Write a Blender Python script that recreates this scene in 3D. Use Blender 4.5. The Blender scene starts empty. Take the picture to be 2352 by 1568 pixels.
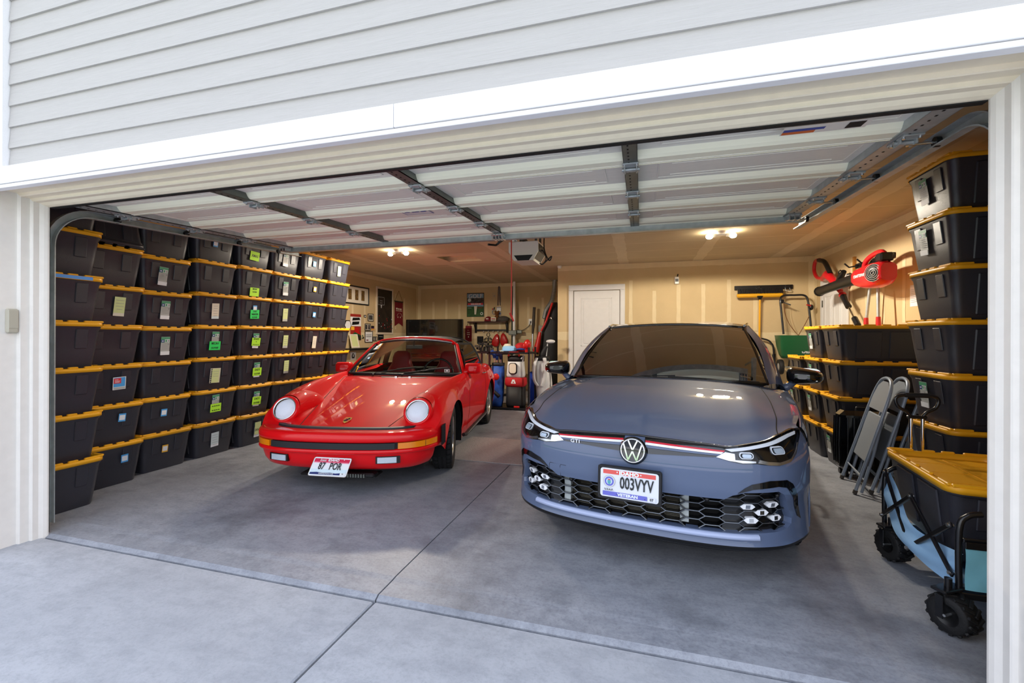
import bpy, math, random
from mathutils import Vector, Matrix
random.seed(7)
PI=math.pi
SC=bpy.context.scene
COL=SC.collection
V=Vector
def T(x=0,y=0,z=0): return Matrix.Translation((x,y,z))
def RX(a): return Matrix.Rotation(a,4,'X')
def RY(a): return Matrix.Rotation(a,4,'Y')
def RZ(a): return Matrix.Rotation(a,4,'Z')
def SCL(x,y,z): return Matrix.Diagonal((x,y,z,1))
# ---------------------------------------------------------------- materials
def lin(c):
    return tuple((v/12.92 if v<=.04045 else ((v+.055)/1.055)**2.4) for v in c)
def hexc(h):
    return lin(tuple(int(h[i:i+2],16)/255 for i in (0,2,4)))
MATS={}
def mat(name,col,rough=.5,metal=0,coat=0,noise=0,nscale=20,bump=0,bscale=60,emit=0,trans=0,alpha=1,spec=.5,ior=1.45,col2=None,stretch=None,cr=.03):
    if name in MATS: return MATS[name]
    m=bpy.data.materials.new(name); m.use_nodes=True
    nt=m.node_tree; b=nt.nodes['Principled BSDF']
    c=hexc(col) if isinstance(col,str) else col
    b.inputs['Base Color'].default_value=(*c,1)
    b.inputs['Roughness'].default_value=rough
    b.inputs['Metallic'].default_value=metal
    b.inputs['Coat Weight'].default_value=coat
    b.inputs['Coat Roughness'].default_value=cr
    b.inputs['Specular IOR Level'].default_value=spec
    b.inputs['IOR'].default_value=ior
    b.inputs['Transmission Weight'].default_value=trans
    b.inputs['Alpha'].default_value=alpha
    if emit:
        b.inputs['Emission Color'].default_value=(*c,1); b.inputs['Emission Strength'].default_value=emit
    if noise or bump:
        tc=nt.nodes.new('ShaderNodeTexCoord'); mp=nt.nodes.new('ShaderNodeMapping')
        nt.links.new(tc.outputs['Object'],mp.inputs['Vector'])
        if stretch: mp.inputs['Scale'].default_value=stretch
        if noise:
            n=nt.nodes.new('ShaderNodeTexNoise'); n.inputs['Scale'].default_value=nscale; n.inputs['Detail'].default_value=6
            nt.links.new(mp.outputs[0],n.inputs['Vector'])
            r=nt.nodes.new('ShaderNodeValToRGB')
            r.color_ramp.elements[0].position=.3; r.color_ramp.elements[1].position=.7
            c2=hexc(col2) if isinstance(col2,str) else (col2 or tuple(v*(1-noise) for v in c))
            r.color_ramp.elements[0].color=(*c2,1); r.color_ramp.elements[1].color=(*c,1)
            nt.links.new(n.outputs['Fac'],r.inputs['Fac']); nt.links.new(r.outputs['Color'],b.inputs['Base Color'])
        if bump:
            n2=nt.nodes.new('ShaderNodeTexNoise'); n2.inputs['Scale'].default_value=bscale; n2.inputs['Detail'].default_value=4
            nt.links.new(mp.outputs[0],n2.inputs['Vector'])
            bp=nt.nodes.new('ShaderNodeBump'); bp.inputs['Strength'].default_value=bump; bp.inputs['Distance'].default_value=.01
            nt.links.new(n2.outputs['Fac'],bp.inputs['Height']); nt.links.new(bp.outputs['Normal'],b.inputs['Normal'])
    MATS[name]=m
    return m
# ---------------------------------------------------------------- mesh builder
class MB:
    def __init__(s): s.v=[]; s.f=[]; s.m=[]; s.sm=[]; s.mats=[]
    def mi(s,m):
        if m not in s.mats: s.mats.append(m)
        return s.mats.index(m)
    def add(s,vs,fs,m,smooth=False,M=None):
        o=len(s.v); k=s.mi(m)
        for p in vs:
            p=V(p); s.v.append(tuple(M@p) if M is not None else tuple(p))
        for f in fs: s.f.append([o+i for i in f]); s.m.append(k); s.sm.append(smooth)
    def box(s,c,d,m,bev=0,M=None):
        x,y,z=d[0]/2,d[1]/2,d[2]/2; c=V(c)
        if not bev:
            vs=[c+V((a*x,b*y,e*z)) for a in(-1,1) for b in(-1,1) for e in(-1,1)]
            s.add(vs,[(0,1,3,2),(4,6,7,5),(0,4,5,1),(2,3,7,6),(0,2,6,4),(1,5,7,3)],m,False,M); return
        b_=min(bev,x*.98,y*.98,z*.98); vs=[];idx={}
        for a in(-1,1):
            for b in(-1,1):
                for e in(-1,1):
                    for k in range(3):
                        q=[a*(x-b_),b*(y-b_),e*(z-b_)]; q[k]=(a*x,b*y,e*z)[k]
                        idx[(a,b,e,k)]=len(vs); vs.append(c+V(q))
        I=idx; F=[]
        for k in range(3):
            for sg in(-1,1):
                o=[j for j in range(3) if j!=k]
                q=[]
                for (p,r) in((-1,-1),(1,-1),(1,1),(-1,1)):
                    t=[0,0,0]; t[k]=sg; t[o[0]]=p; t[o[1]]=r; q.append(I[(t[0],t[1],t[2],k)])
                n=(1 if k!=1 else -1)*sg
                F.append(q if n>0 else q[::-1])
        for k in range(3):
            o=[j for j in range(3) if j!=k]
            for p in(-1,1):
                for r in(-1,1):
                    q=[]
                    for (sg,ax) in((-1,o[0]),(1,o[0]),(1,o[1]),(-1,o[1])):
                        t=[0,0,0]; t[k]=sg; t[o[0]]=p; t[o[1]]=r; q.append(I[(t[0],t[1],t[2],ax)])
                    F.append(q)
        for a in(-1,1):
            for b in(-1,1):
                for e in(-1,1): F.append([I[(a,b,e,0)],I[(a,b,e,1)],I[(a,b,e,2)]])
        s.add(vs,F,m,False,M)
    def bb(s,x0,y0,z0,x1,y1,z1,m,bev=0,M=None):
        s.box(((x0+x1)/2,(y0+y1)/2,(z0+z1)/2),(abs(x1-x0),abs(y1-y0),abs(z1-z0)),m,bev,M)
    def grid(s,P,m,smooth=True,cu=False,cv=False,M=None):
        n=len(P); k=len(P[0]); vs=[p for r in P for p in r]; F=[]
        for i in range(n if cu else n-1):
            for j in range(k if cv else k-1):
                a=i*k+j; b=i*k+(j+1)%k; i2=(i+1)%n; c=i2*k+(j+1)%k; d=i2*k+j
                F.append((a,d,c,b))
        s.add(vs,F,m,smooth,M)
    def tube(s,pts,r,m,n=8,closed=False,caps=True,M=None,flat=1):
        pts=[V(p) for p in pts]; N=len(pts); R=[]
        rs=r if isinstance(r,(list,tuple)) else [r]*N
        tg=[]
        for i in range(N):
            if closed: d=pts[(i+1)%N]-pts[i-1]
            else: d=pts[min(i+1,N-1)]-pts[max(i-1,0)]
            if d.length<1e-9: d=V((0,0,1))
            tg.append(d.normalized())
        up=V((0,0,1)) if abs(tg[0].z)<.9 else V((1,0,0))
        u=tg[0].cross(up).normalized()
        for i in range(N):
            u=(u-tg[i]*u.dot(tg[i]))
            if u.length<1e-6: u=tg[i].orthogonal()
            u.normalize(); w=tg[i].cross(u)
            R.append([pts[i]+(u*math.cos(2*PI*k/n)+w*math.sin(2*PI*k/n)*flat)*rs[i] for k in range(n)])
        s.grid([q[::-1] for q in R],m,n>4,closed,True,M)
        if caps and not closed:
            s.add(R[0],[list(range(n))],m,False,M); s.add(R[-1],[list(range(n))[::-1]],m,False,M)
    def cyl(s,a,b,r,m,n=20,r1=None,M=None,caps=True):
        s.tube([a,b],[r,r if r1 is None else r1],m,n,False,caps,M)
    def lathe(s,prof,m,n=24,M=None,smooth=True):
        P=[[V((r*math.cos(2*PI*k/n),r*math.sin(2*PI*k/n),z)) for k in range(n)][::-1] for r,z in prof]
        s.grid(P,m,smooth,False,True,M)
    def sph(s,c,r,m,M=None,n=16,k=10):
        r=r if isinstance(r,(list,tuple)) else (r,r,r)
        A=T(*c)@SCL(*r); A=M@A if M is not None else A
        s.lathe([(math.sin(PI*i/k),-math.cos(PI*i/k)) for i in range(k+1)],m,n,A)
    def prism(s,poly,z0,z1,m,M=None,smooth=False,top=True,bot=True):
        n=len(poly); a=sum(poly[i][0]*poly[(i+1)%n][1]-poly[(i+1)%n][0]*poly[i][1] for i in range(n))
        if a<0: poly=poly[::-1]
        vs=[(x,y,z0) for x,y in poly]+[(x,y,z1) for x,y in poly]
        F=[[i,(i+1)%n,n+(i+1)%n,n+i] for i in range(n)]
        s.add(vs,F,m,smooth,M)
        if top: s.add([(x,y,z1) for x,y in poly],[list(range(n))],m,False,M)
        if bot: s.add([(x,y,z0) for x,y in poly],[list(range(n))[::-1]],m,False,M)
    def text(s,st,size,m,M=None,ext=.0004,align='CENTER',sx=1,bold=0,shear=0,sp=1):
        c=bpy.data.curves.new('t','FONT'); c.body=st; c.size=size; c.align_x=align; c.align_y='CENTER'; c.extrude=ext; c.offset=bold; c.shear=shear; c.space_character=sp; c.resolution_u=2
        o=bpy.data.objects.new('t',c); COL.objects.link(o)
        me=bpy.data.meshes.new_from_object(o.evaluated_get(bpy.context.evaluated_depsgraph_get()))
        A=SCL(sx,1,1); A=M@A if M is not None else A
        s.add([v.co for v in me.vertices],[list(p.vertices) for p in me.polygons],m,False,A)
        bpy.data.objects.remove(o); bpy.data.curves.remove(c); bpy.data.meshes.remove(me)
    def mesh(s,name):
        me=bpy.data.meshes.new(name); me.from_pydata(s.v,[],s.f)
        for m in s.mats: me.materials.append(m)
        me.polygons.foreach_set('material_index',s.m); me.polygons.foreach_set('use_smooth',s.sm); me.update()
        return me
    def build(s,name,parent=None,loc=None,rot=None,fix=False,label=None):
        me=s.mesh(name)
        if fix:
            import bmesh
            b=bmesh.new(); b.from_mesh(me); bmesh.ops.remove_doubles(b,verts=b.verts,dist=1e-5); bmesh.ops.recalc_face_normals(b,faces=b.faces); b.to_mesh(me); b.free()
        o=bpy.data.objects.new(name,me); COL.objects.link(o)
        if parent is not None: o.parent=parent
        if loc is not None: o.location=loc
        if rot is not None: o.rotation_euler=rot
        if label: o['label']=label
        return o
def tag(o,label,cat,group=None,kind=None):
    o['label']=label; o['category']=cat
    if group: o['group']=group
    if kind: o['kind']=kind
    return o
def thing(name,label,cat,loc=(0,0,0),rz=0,group=None):
    o=bpy.data.objects.new(name,None); COL.objects.link(o); o.location=loc; o.rotation_euler=(0,0,rz); o.empty_display_size=.1
    return tag(o,label,cat,group)
def struct(name,mb,label=None,cat=None,**k):
    o=mb.build(name,**k); o['kind']='structure'
    o['label']=label or name; o['category']=cat or name.split('_')[0]
    return o
def dup(root):
    r=root.copy(); COL.objects.link(r)
    for ch in root.children:
        c=ch.copy(); COL.objects.link(c); c.parent=r
        for g in ch.children:
            d=g.copy(); COL.objects.link(d); d.parent=c
    return r
def cr(pts,n,closed=False):
    """Catmull-Rom through pts, n segments per span"""
    pts=[V(p) for p in pts]; N=len(pts); out=[]
    rng=range(N if closed else N-1)
    for i in rng:
        if closed: p0,p1,p2,p3=pts[i-1],pts[i],pts[(i+1)%N],pts[(i+2)%N]
        else: p1,p2=pts[i],pts[i+1]; p0=pts[i-1] if i>0 else p1*2-p2; p3=pts[i+2] if i+2<N else p2*2-p1
        for k in range(n):
            t=k/n; out.append(.5*((2*p1)+(p2-p0)*t+(2*p0-5*p1+4*p2-p3)*t*t+(3*p1-p0-3*p2+p3)*t**3))
    if not closed: out.append(pts[-1])
    return out
def interp(xs,ys,x):
    """monotone-ish cubic through table"""
    n=len(xs)
    if x<=xs[0]: return ys[0]
    if x>=xs[-1]: return ys[-1]
    i=max(k for k in range(n-1) if xs[k]<=x)
    def sl(k):
        if k==0: return (ys[1]-ys[0])/(xs[1]-xs[0])
        if k==n-1: return (ys[-1]-ys[-2])/(xs[-1]-xs[-2])
        a=(ys[k]-ys[k-1])/(xs[k]-xs[k-1]); b=(ys[k+1]-ys[k])/(xs[k+1]-xs[k])
        return 0 if a*b<=0 else 2*a*b/(a+b)
    h=xs[i+1]-xs[i]; t=(x-xs[i])/h
    return (2*t**3-3*t*t+1)*ys[i]+(t**3-2*t*t+t)*h*sl(i)+(-2*t**3+3*t*t)*ys[i+1]+(t**3-t*t)*h*sl(i+1)
def rrect(w,h,r,n=5,cx=0,cy=0):
    o=[]
    for (sx,sy,a0) in((1,1,0),(-1,1,PI/2),(-1,-1,PI),(1,-1,1.5*PI)):
        for k in range(n+1):
            a=a0+k/n*PI/2; o.append((cx+sx*(w/2-r)+r*math.cos(a),cy+sy*(h/2-r)+r*math.sin(a)))
    return o
def wrapped(mb,poly,S,d0,d1,m,step=.05,smooth=True,tri=True):
    """polygon in (s,t) lifted on surface S(s,t,d) with thickness d0..d1"""
    import bmesh
    b=bmesh.new(); vs=[b.verts.new((p[0],p[1],0)) for p in poly]; b.faces.new(vs)
    for ax in (0,1):
        lo=min(p[ax] for p in poly); hi=max(p[ax] for p in poly)
        st=step if isinstance(step,(int,float)) else step[ax]
        k=max(1,int(math.ceil((hi-lo)/st)))
        for i in range(1,k):
            c=[0,0,0]; c[ax]=lo+(hi-lo)*i/k; nrm=[0,0,0]; nrm[ax]=1
            bmesh.ops.bisect_plane(b,geom=b.verts[:]+b.edges[:]+b.faces[:],plane_co=c,plane_no=nrm,dist=1e-6)
    if tri: bmesh.ops.triangulate(b,faces=[f for f in b.faces if len(f.verts)>4])
    b.normal_update(); b.verts.index_update()
    P=[v.co.copy() for v in b.verts]; F=[[v.index for v in f.verts] if f.normal.z>0 else [v.index for v in f.verts][::-1] for f in b.faces]
    E=[]
    for e in b.edges:
        if len(e.link_faces)==1:
            f=e.link_faces[0]; vl=[v.index for v in f.verts]; a,c=e.verts[0].index,e.verts[1].index
            ia=vl.index(a)
            if vl[(ia+1)%len(vl)]!=c: a,c=c,a
            if f.normal.z<=0: a,c=c,a
            E.append((a,c))
    b.free(); n=len(P)
    A=[S(p.x,p.y,d1) for p in P]
    mb.add(A,F,m,smooth)
    if d0 is not None and abs(d1-d0)>1e-7:
        B_=[S(p.x,p.y,d0) for p in P]
        mb.add(A+B_,[(c,a,n+a,n+c) for a,c in E],m,False)
    return mb
def ribbon(pts,w):
    """polyline -> outline polygon of width w"""
    L=[];R=[]
    for i,p in enumerate(pts):
        a=pts[max(i-1,0)]; b=pts[min(i+1,len(pts)-1)]
        dx,dy=b[0]-a[0],b[1]-a[1]; l=math.hypot(dx,dy) or 1; nx,ny=-dy/l*w/2,dx/l*w/2
        L.append((p[0]+nx,p[1]+ny)); R.append((p[0]-nx,p[1]-ny))
    return L+R[::-1]
def panel(els,M=None,mb=None,dz=.0006):
    """layered flat artwork, x right y up z out: els list of tuples"""
    mb=mb or MB(); z=0
    for e in els:
        z+=dz; k=e[0]; A=(M or Matrix())@T(0,0,z)
        if k=='r': mb.add([(e[1],e[2],0),(e[3],e[2],0),(e[3],e[4],0),(e[1],e[4],0)],[(0,1,2,3)],e[5],False,A)
        elif k=='p':
            n=len(e[1]); a=sum(e[1][i][0]*e[1][(i+1)%n][1]-e[1][(i+1)%n][0]*e[1][i][1] for i in range(n))
            mb.add([(x,y,0) for x,y in e[1]],[list(range(n)) if a>0 else list(range(n))[::-1]],e[2],False,A)
        elif k=='c': mb.add([(e[1]+e[3]*math.cos(2*PI*i/28),e[2]+e[3]*math.sin(2*PI*i/28),0) for i in range(28)],[list(range(28))],e[4],False,A)
        elif k=='t': mb.text(e[1],e[4],e[5],A@T(e[2],e[3],0),ext=.0002,sx=e[6] if len(e)>6 else 1,bold=e[7] if len(e)>7 else 0,shear=e[8] if len(e)>8 else 0,align=e[9] if len(e)>9 else 'CENTER')
    return mb
LAMP_W=125; SKY_S=2.05; SUN_S=14; EXPO=0.08
# ================================================================ camera
H=1.29
def cam():
    yaw,roll=.28177,.003275
    c,s=math.cos(yaw),math.sin(yaw); q,w=math.cos(roll),math.sin(roll)
    F=V((-s,c,0)); R=V((c,s,0)); U=V((0,0,1))
    Rr=R*q+U*w; Ur=U*q-R*w
    cd=bpy.data.cameras.new('camera'); cd.sensor_width=36; cd.lens=36*1025/2352; cd.shift_y=-(784-772.2)/2352; cd.clip_start=.05; cd.clip_end=300
    o=bpy.data.objects.new('camera',cd); COL.objects.link(o)
    o.matrix_world=Matrix(((Rr.x,Ur.x,-F.x,0),(Rr.y,Ur.y,-F.y,0),(Rr.z,Ur.z,-F.z,H),(0,0,0,1)))
    SC.camera=o
cam()
# ================================================================ common materials
m_wall=mat('drywall tan','cfb78c',.85,noise=.08,nscale=3,bump=.15,bscale=40)
m_mud=mat('drywall joint compound','e0cda5',.8,noise=.08,nscale=8)
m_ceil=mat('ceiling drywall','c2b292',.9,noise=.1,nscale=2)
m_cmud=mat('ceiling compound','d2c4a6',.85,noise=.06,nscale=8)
m_white=mat('white trim paint','f1f0f2',.55,noise=.05,nscale=30,bump=.12,bscale=90,stretch=(1,8,8))
m_trim=mat('painted stop moulding','eae6e0',.5,noise=.05,nscale=20)
m_side=mat('grey lap siding','b6b3b0',.6,noise=.05,nscale=6,bump=.25,bscale=12,stretch=(1,10,14))
m_gap=mat('dark gap','241d18',.9)
m_steel=mat('galvanised steel','b8bfc0',.4,.45,noise=.25,nscale=18)
m_steeld=mat('dark galvanised steel','6f746f',.42,.6,noise=.25,nscale=14)
m_bolt=mat('zinc bolts','d5d8da',.25,.95)
m_black=mat('black plastic','101012',.38)
m_blackm=mat('black metal tube','15161a',.3,.1,coat=.4)
m_rubber=mat('black rubber','141416',.65,bump=.2,bscale=120)
m_chrome=mat('chrome','e4e6ea',.08,1)
m_door=mat('garage door inner skin','ebe9de',.55,noise=.07,nscale=10,stretch=(1,10,1))
m_rib=mat('garage door rail skin','f4f3dc',.5)
m_woodw=mat('white door paint','dcdbda',.5,noise=.05,nscale=12)
def concrete(name,base,dark,stain,rough,sp,jx=None,tint=None):
    m=bpy.data.materials.new(name); m.use_nodes=True; nt=m.node_tree; b=nt.nodes['Principled BSDF']
    N=nt.nodes.new; L=nt.links.new
    tc=N('ShaderNodeTexCoord'); 
    def noise(sc,det,rg,lo,hi,st=(1,1,1)):
        mp=N('ShaderNodeMapping'); mp.inputs['Scale'].default_value=st; L(tc.outputs['Object'],mp.inputs['Vector'])
        n=N('ShaderNodeTexNoise'); n.inputs['Scale'].default_value=sc; n.inputs['Detail'].default_value=det; n.inputs['Roughness'].default_value=rg; L(mp.outputs[0],n.inputs['Vector'])
        r=N('ShaderNodeMapRange'); r.inputs['From Min'].default_value=lo; r.inputs['From Max'].default_value=hi; L(n.outputs['Fac'],r.inputs['Value']); return r.outputs[0],n.outputs['Fac']
    def mix(a,bc,f,k):
        x=N('ShaderNodeMix'); x.data_type='RGBA'; 
        if isinstance(a,tuple): x.inputs['A'].default_value=(*a,1)
        else: L(a,x.inputs['A'])
        x.inputs['B'].default_value=(*bc,1)
        mm=N('ShaderNodeMath'); mm.operation='MULTIPLY'; L(f,mm.inputs[0]); mm.inputs[1].default_value=k; L(mm.outputs[0],x.inputs['Factor']); return x.outputs['Result']
    f1,_=noise(1.1,6,.6,.35,.7); f2,_=noise(6,10,.78,.44,.64,(1,1.8,1)); f3,g3=noise(60,6,.75,.48,.66); f4,_=noise(1.6,7,.68,.50,.70,(1.0,.8,1)); f5,_=noise(200,3,.6,.7,.76)
    c=mix(hexc(base),hexc(dark),f1,.6); c=mix(c,hexc(dark),f2,.85); c=mix(c,hexc(stain),f3,.3)
    c=mix(c,hexc(stain),f4,sp); c=mix(c,(.8,.82,.86),f5,.35)
    L(c,b.inputs['Base Color']); b.inputs['Roughness'].default_value=rough
    bp=N('ShaderNodeBump'); bp.inputs['Strength'].default_value=.25; bp.inputs['Distance'].default_value=.004; L(g3,bp.inputs['Height']); L(bp.outputs['Normal'],b.inputs['Normal'])
    return m
m_floor=concrete('garage slab','a6a9b1','868a93','4c4e54',.45,.6)
m_drive=concrete('driveway concrete','b9bcc2','9fa2a9','85888f',.75,.3)
m_lawn=mat('lawn','4d7a32',.9,noise=.4,nscale=40)
m_street=mat('asphalt','4a4a4c',.9,noise=.2,nscale=40)
XL,XR,CZ=-5.6,2.68,2.6
OX0,OX1,OZ=-3.705,1.16,2.12
# ---------------------------------------------------------------- floor and driveway
mb=MB()
SEAM=1.93
jx=-1.262
for x0,x1 in((XL-.1,jx-.004),(jx+.004,XR+.1)):
    mb.prism([(SEAM+.01,-.15),(SEAM+.01,-.022),(SEAM+.035,-.006),(SEAM+.16,-.004),(SEAM+.20,0),(10.6,0),(10.6,-.15)],x0,x1,m_floor,M=Matrix(((0,0,1,0),(1,0,0,0),(0,1,0,0),(0,0,0,1))))
mb.bb(XL-.1,1.9,-.16,XR+.1,10.6,-.06,m_gap)
struct('floor',mb,'smooth grey concrete garage floor with dark tyre stains','floor')
mb=MB()
for x0,x1 in((-9,jx-.005),(jx+.005,6)):
    mb.box(((x0+x1)/2,(SEAM-9)/2,-.072),(x1-x0,SEAM+9,.1),m_drive,.006)
mb.bb(-9,-9,-.2,6,SEAM+.02,-.05,m_gap)
struct('driveway',mb,'pale broom-finished concrete driveway in front of the garage','driveway')
mb=MB(); mb.bb(-60,-60,-.4,60,60,-.21,m_lawn); struct('lawn',mb,'green lawn around the house','lawn')
mb=MB(); mb.bb(-60,-17,-.3,60,-9,-.12,m_street); struct('street',mb,'asphalt street beyond the driveway','street')
# ---------------------------------------------------------------- walls
def wobble_strip(mb,fn,a0,a1,lo,hi,m,n=14,amp=.006):
    """strip along axis a from a0..a1, other axis lo..hi with uneven edges; fn(a,b)->xyz"""
    P=[[fn(a0+(a1-a0)*i/n,lo+random.uniform(-amp,amp)) for i in range(n+1)],[fn(a0+(a1-a0)*i/n,hi+random.uniform(-amp,amp)) for i in range(n+1)]]
    mb.grid(P,m,False)
def wall(name,p0,p1,nrm,label,studs=None,z1=CZ,corners=(1,1),midseam=1.3):
    """wall face from p0 to p1 (x,y), nrm = inward normal"""
    mb=MB(); p0=V((*p0,0)); p1=V((*p1,0)); d=(p1-p0); L=d.length; d.normalize(); n=V((*nrm,0))
    q=[p0,p1,p1-n*.1,p0-n*.1]
    mb.add([(*v.xy,z) for z in(0,z1) for v in q],[(0,1,5,4),(1,2,6,5),(2,3,7,6),(3,0,4,7),(4,5,6,7),(3,2,1,0)],m_wall)
    f=lambda a,b,e=.0012: tuple(p0+d*a+n*e+V((0,0,b)))
    wobble_strip(mb,f,0,L,z1-.09,z1,m_mud,30)
    if midseam: wobble_strip(mb,lambda a,b:f(a,b,.0016),0,L,midseam-.07,midseam+.07,m_mud,30,.012)
    for k,on in enumerate(corners):
        if on:
            a=0 if k==0 else L-.09
            wobble_strip(mb,lambda z,b:f(b,z,.002),0,z1,a,a+.09,m_mud,16)
    for a,zz0,zz1 in (studs or []):
        wobble_strip(mb,lambda z,b:f(b,z,.002),zz0,zz1,a-.03,a+.03,m_mud,10,.004)
    return struct(name,mb,label,'wall',fix=True)
st=lambda L,o=.5,s=.41,lo=1.45,hi=2.25:[(o+s*i,lo,hi+random.uniform(-.15,.05)) for i in range(int((L-o)/s))]
wall('wall_left',(XL,1.93),(XL,10.5),(1,0),'tan drywall along the left side of the garage',st(8.5))
wall('wall_back_left',(XL,10.5),(-1.5,10.5),(0,-1),'tan drywall behind the golf gear',st(4.1,.45,.36,1.45,2.2))
wall('wall_return',(-1.5,8.352),(-1.5,10.5),(-1,0),'short return wall beside the golf gear',[],corners=(1,1))
wall('wall_back_right',(-1.5,8.25),(XR,8.25),(0,-1),'tan drywall with the interior door',st(4.1,1.32,.4,1.4,2.25),corners=(0,1))
wall('wall_right',(XR,1.93),(XR,8.25),(-1,0),'tan drywall along the right side of the garage',st(6.2))
mb=MB(); ZT=4.0
for a,b,c_,d_ in((-9,OX0-.07,-.3,ZT),(OX1+.07,6,-.3,ZT),(OX0-.07,OX1+.07,OZ+.07,ZT)): mb.bb(a,1.72,c_,b,1.93,d_,m_wall)
struct('wall_front',mb,'front wall of the garage around the door opening','wall')
# ---------------------------------------------------------------- ceiling with hatch
hx0,hx1,hy0,hy1=-3.40,-2.63,6.74,7.30
mb=MB()
for a,b,c_,d_ in((XL-.1,hx0,1.93,10.6),(hx1,XR+.1,1.93,10.6),(hx0,hx1,1.93,hy0),(hx0,hx1,hy1,10.6)): mb.bb(a,c_,CZ,b,d_,CZ+.15,m_ceil)
fc=lambda a,b,e=.0012:(a,b,CZ-e)
for i in range(14): wobble_strip(mb,lambda a,b:(a,b,CZ-.0012),XL,XR,2.3+.6*i-.012,2.3+.6*i+.012,m_cmud,40,.006)
for x in(-4.55,-3.33,-2.11,-.3,.92,2.1): wobble_strip(mb,lambda a,b:(b,a,CZ-.0018),1.95,10.5 if x<-1.5 else 8.25,x-.08,x+.08,m_cmud,40,.012)
for x0,x1 in((XL,XL+.08),(XR-.08,XR)): wobble_strip(mb,lambda a,b:(b,a,CZ-.0022),1.95,10.5,x0,x1,m_cmud,40,.006)
for a,b,c_,d_ in((hx0-.45,hx1+.35,hy0-.22,hy0),(hx0-.45,hx1+.35,hy1,hy1+.22),(hx0-.45,hx0,hy0,hy1),(hx1,hx1+.35,hy0,hy1)): wobble_strip(mb,lambda p,q:(p,q,CZ-.0026),a,b,c_,d_,m_cmud,12,.006)
struct('ceiling',mb,'taped drywall ceiling of the garage','ceiling',fix=True)
mb=MB(); 
for a,b,c_,d_ in((hx0+.001,hx0+.015,hy0+.001,hy1-.001),(hx1-.015,hx1-.001,hy0+.001,hy1-.001),(hx0+.001,hx1-.001,hy0+.001,hy0+.015),(hx0+.001,hx1-.001,hy1-.015,hy1-.001)): mb.bb(a,c_,CZ+.001,b,d_,CZ+.12,m_mud)
mb.bb(hx0+.015,hy0+.015,CZ+.09,hx1-.015,hy1-.015,CZ+.11,m_mud)
tag(mb.build('attic_hatch'),'recessed square attic hatch in the ceiling behind the left light','hatch')
# ---------------------------------------------------------------- siding and trims
mb=MB(); z=2.262; rows=[]; e=.125; i=0
sx0=-3.585
while z<ZT:
    z1=min(z+e,ZT)
    Y=1.70
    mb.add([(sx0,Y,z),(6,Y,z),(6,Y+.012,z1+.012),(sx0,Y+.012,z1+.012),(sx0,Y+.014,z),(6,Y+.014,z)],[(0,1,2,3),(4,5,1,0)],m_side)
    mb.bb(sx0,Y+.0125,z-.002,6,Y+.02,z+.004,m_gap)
    z=z1; i+=1
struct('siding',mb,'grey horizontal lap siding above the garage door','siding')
mb=MB(); mb.bb(-5.6,1.672,2.262,sx0-.004,1.72,ZT,m_white,.003); mb.bb(-9,1.70,2.262,-5.6,1.72,ZT,m_side); struct('trim_1',mb,'white corner board left of the siding','trim')
mb=MB(); jt=-1.0
mb.bb(-5.6,1.655,2.163,jt-.0015,1.70,2.262,m_white,.002); mb.bb(jt+.0015,1.655,2.163,6,1.70,2.262,m_white,.002); mb.bb(-5.6,1.68,2.155,6,1.70,2.17,m_gap)
mb.bb(-5.6,1.66,2.14,6,1.70,2.16,m_white,.002)
struct('trim_2',mb,'white header band above the garage door','trim')
# stepped moulding around the opening, three mitred sides
prof=[(1.66,.0),(1.824,.0),(1.827,.016),(1.832,.02),(1.875,.02),(1.878,.034),(1.883,.038),(1.912,.038),(1.93,.05),(1.946,.056),(1.955,.056),(1.955,-.03)]
ins0=.056
x0,x1,zt=OX0-ins0,OX1+ins0,OZ+ins0
m_headwarm=mat('warm-lit header moulding','eadfc8',.5,noise=.05,nscale=20)  # same paint as the jambs, with warm bounced light tinted into the colour
def casing(name,pts,label):
    mb=MB(); P=[[pts(k,y,i) for y,i in prof] for k in(0,1)]
    mb.grid(P,m_headwarm if name=='trim_4' else m_trim,False); struct(name,mb,label,'trim',fix=False)
casing('trim_3',lambda k,y,i:(x0+i,y,(-.03 if k==0 else zt-i)),'white stepped jamb moulding on the left of the opening')
casing('trim_4',lambda k,y,i:((x0+i if k==0 else x1-i),y,zt-i),'warm-lit stepped moulding under the header')
casing('trim_5',lambda k,y,i:(x1-i,y,(zt-i if k==0 else -.03)),'white stepped jamb moulding on the right of the opening')
mb=MB(); mb.bb(-5.6,1.655,-.03,x0,1.72,2.141,m_white,.002); mb.bb(x1,1.655,-.03,3.4,1.72,2.141,m_white,.002); mb.bb(-9,1.69,-.3,-5.6,1.72,2.3,m_side); mb.bb(3.4,1.69,-.3,6,1.72,2.3,m_side)
struct('trim_6',mb,'white boards beside the opening','trim')
mb=MB(); k=0; 
mb.bb(OX0-.02,1.956,0,OX0-.012,1.965,OZ,m_gap); mb.bb(OX0,1.957,OZ-.004,OX1,1.985,OZ+.02,m_rubber)
struct('trim_7',mb,'dark weather strip behind the header','trim')

mb=MB(); mb.bb(-9,1.72,3.9,6,11.2,4.0,m_side); mb.bb(-9,10.8,-.3,6,11.0,3.9,m_side); mb.bb(-9,1.93,-.3,-8.9,10.8,3.9,m_side); mb.bb(5.9,1.93,-.3,6,10.8,3.9,m_side); struct('roof',mb,'outer walls of the house and an unseen flat roof slab added to shade the driveway','roof')  # roof slab out of view, added so the house shadow covers the driveway
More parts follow.
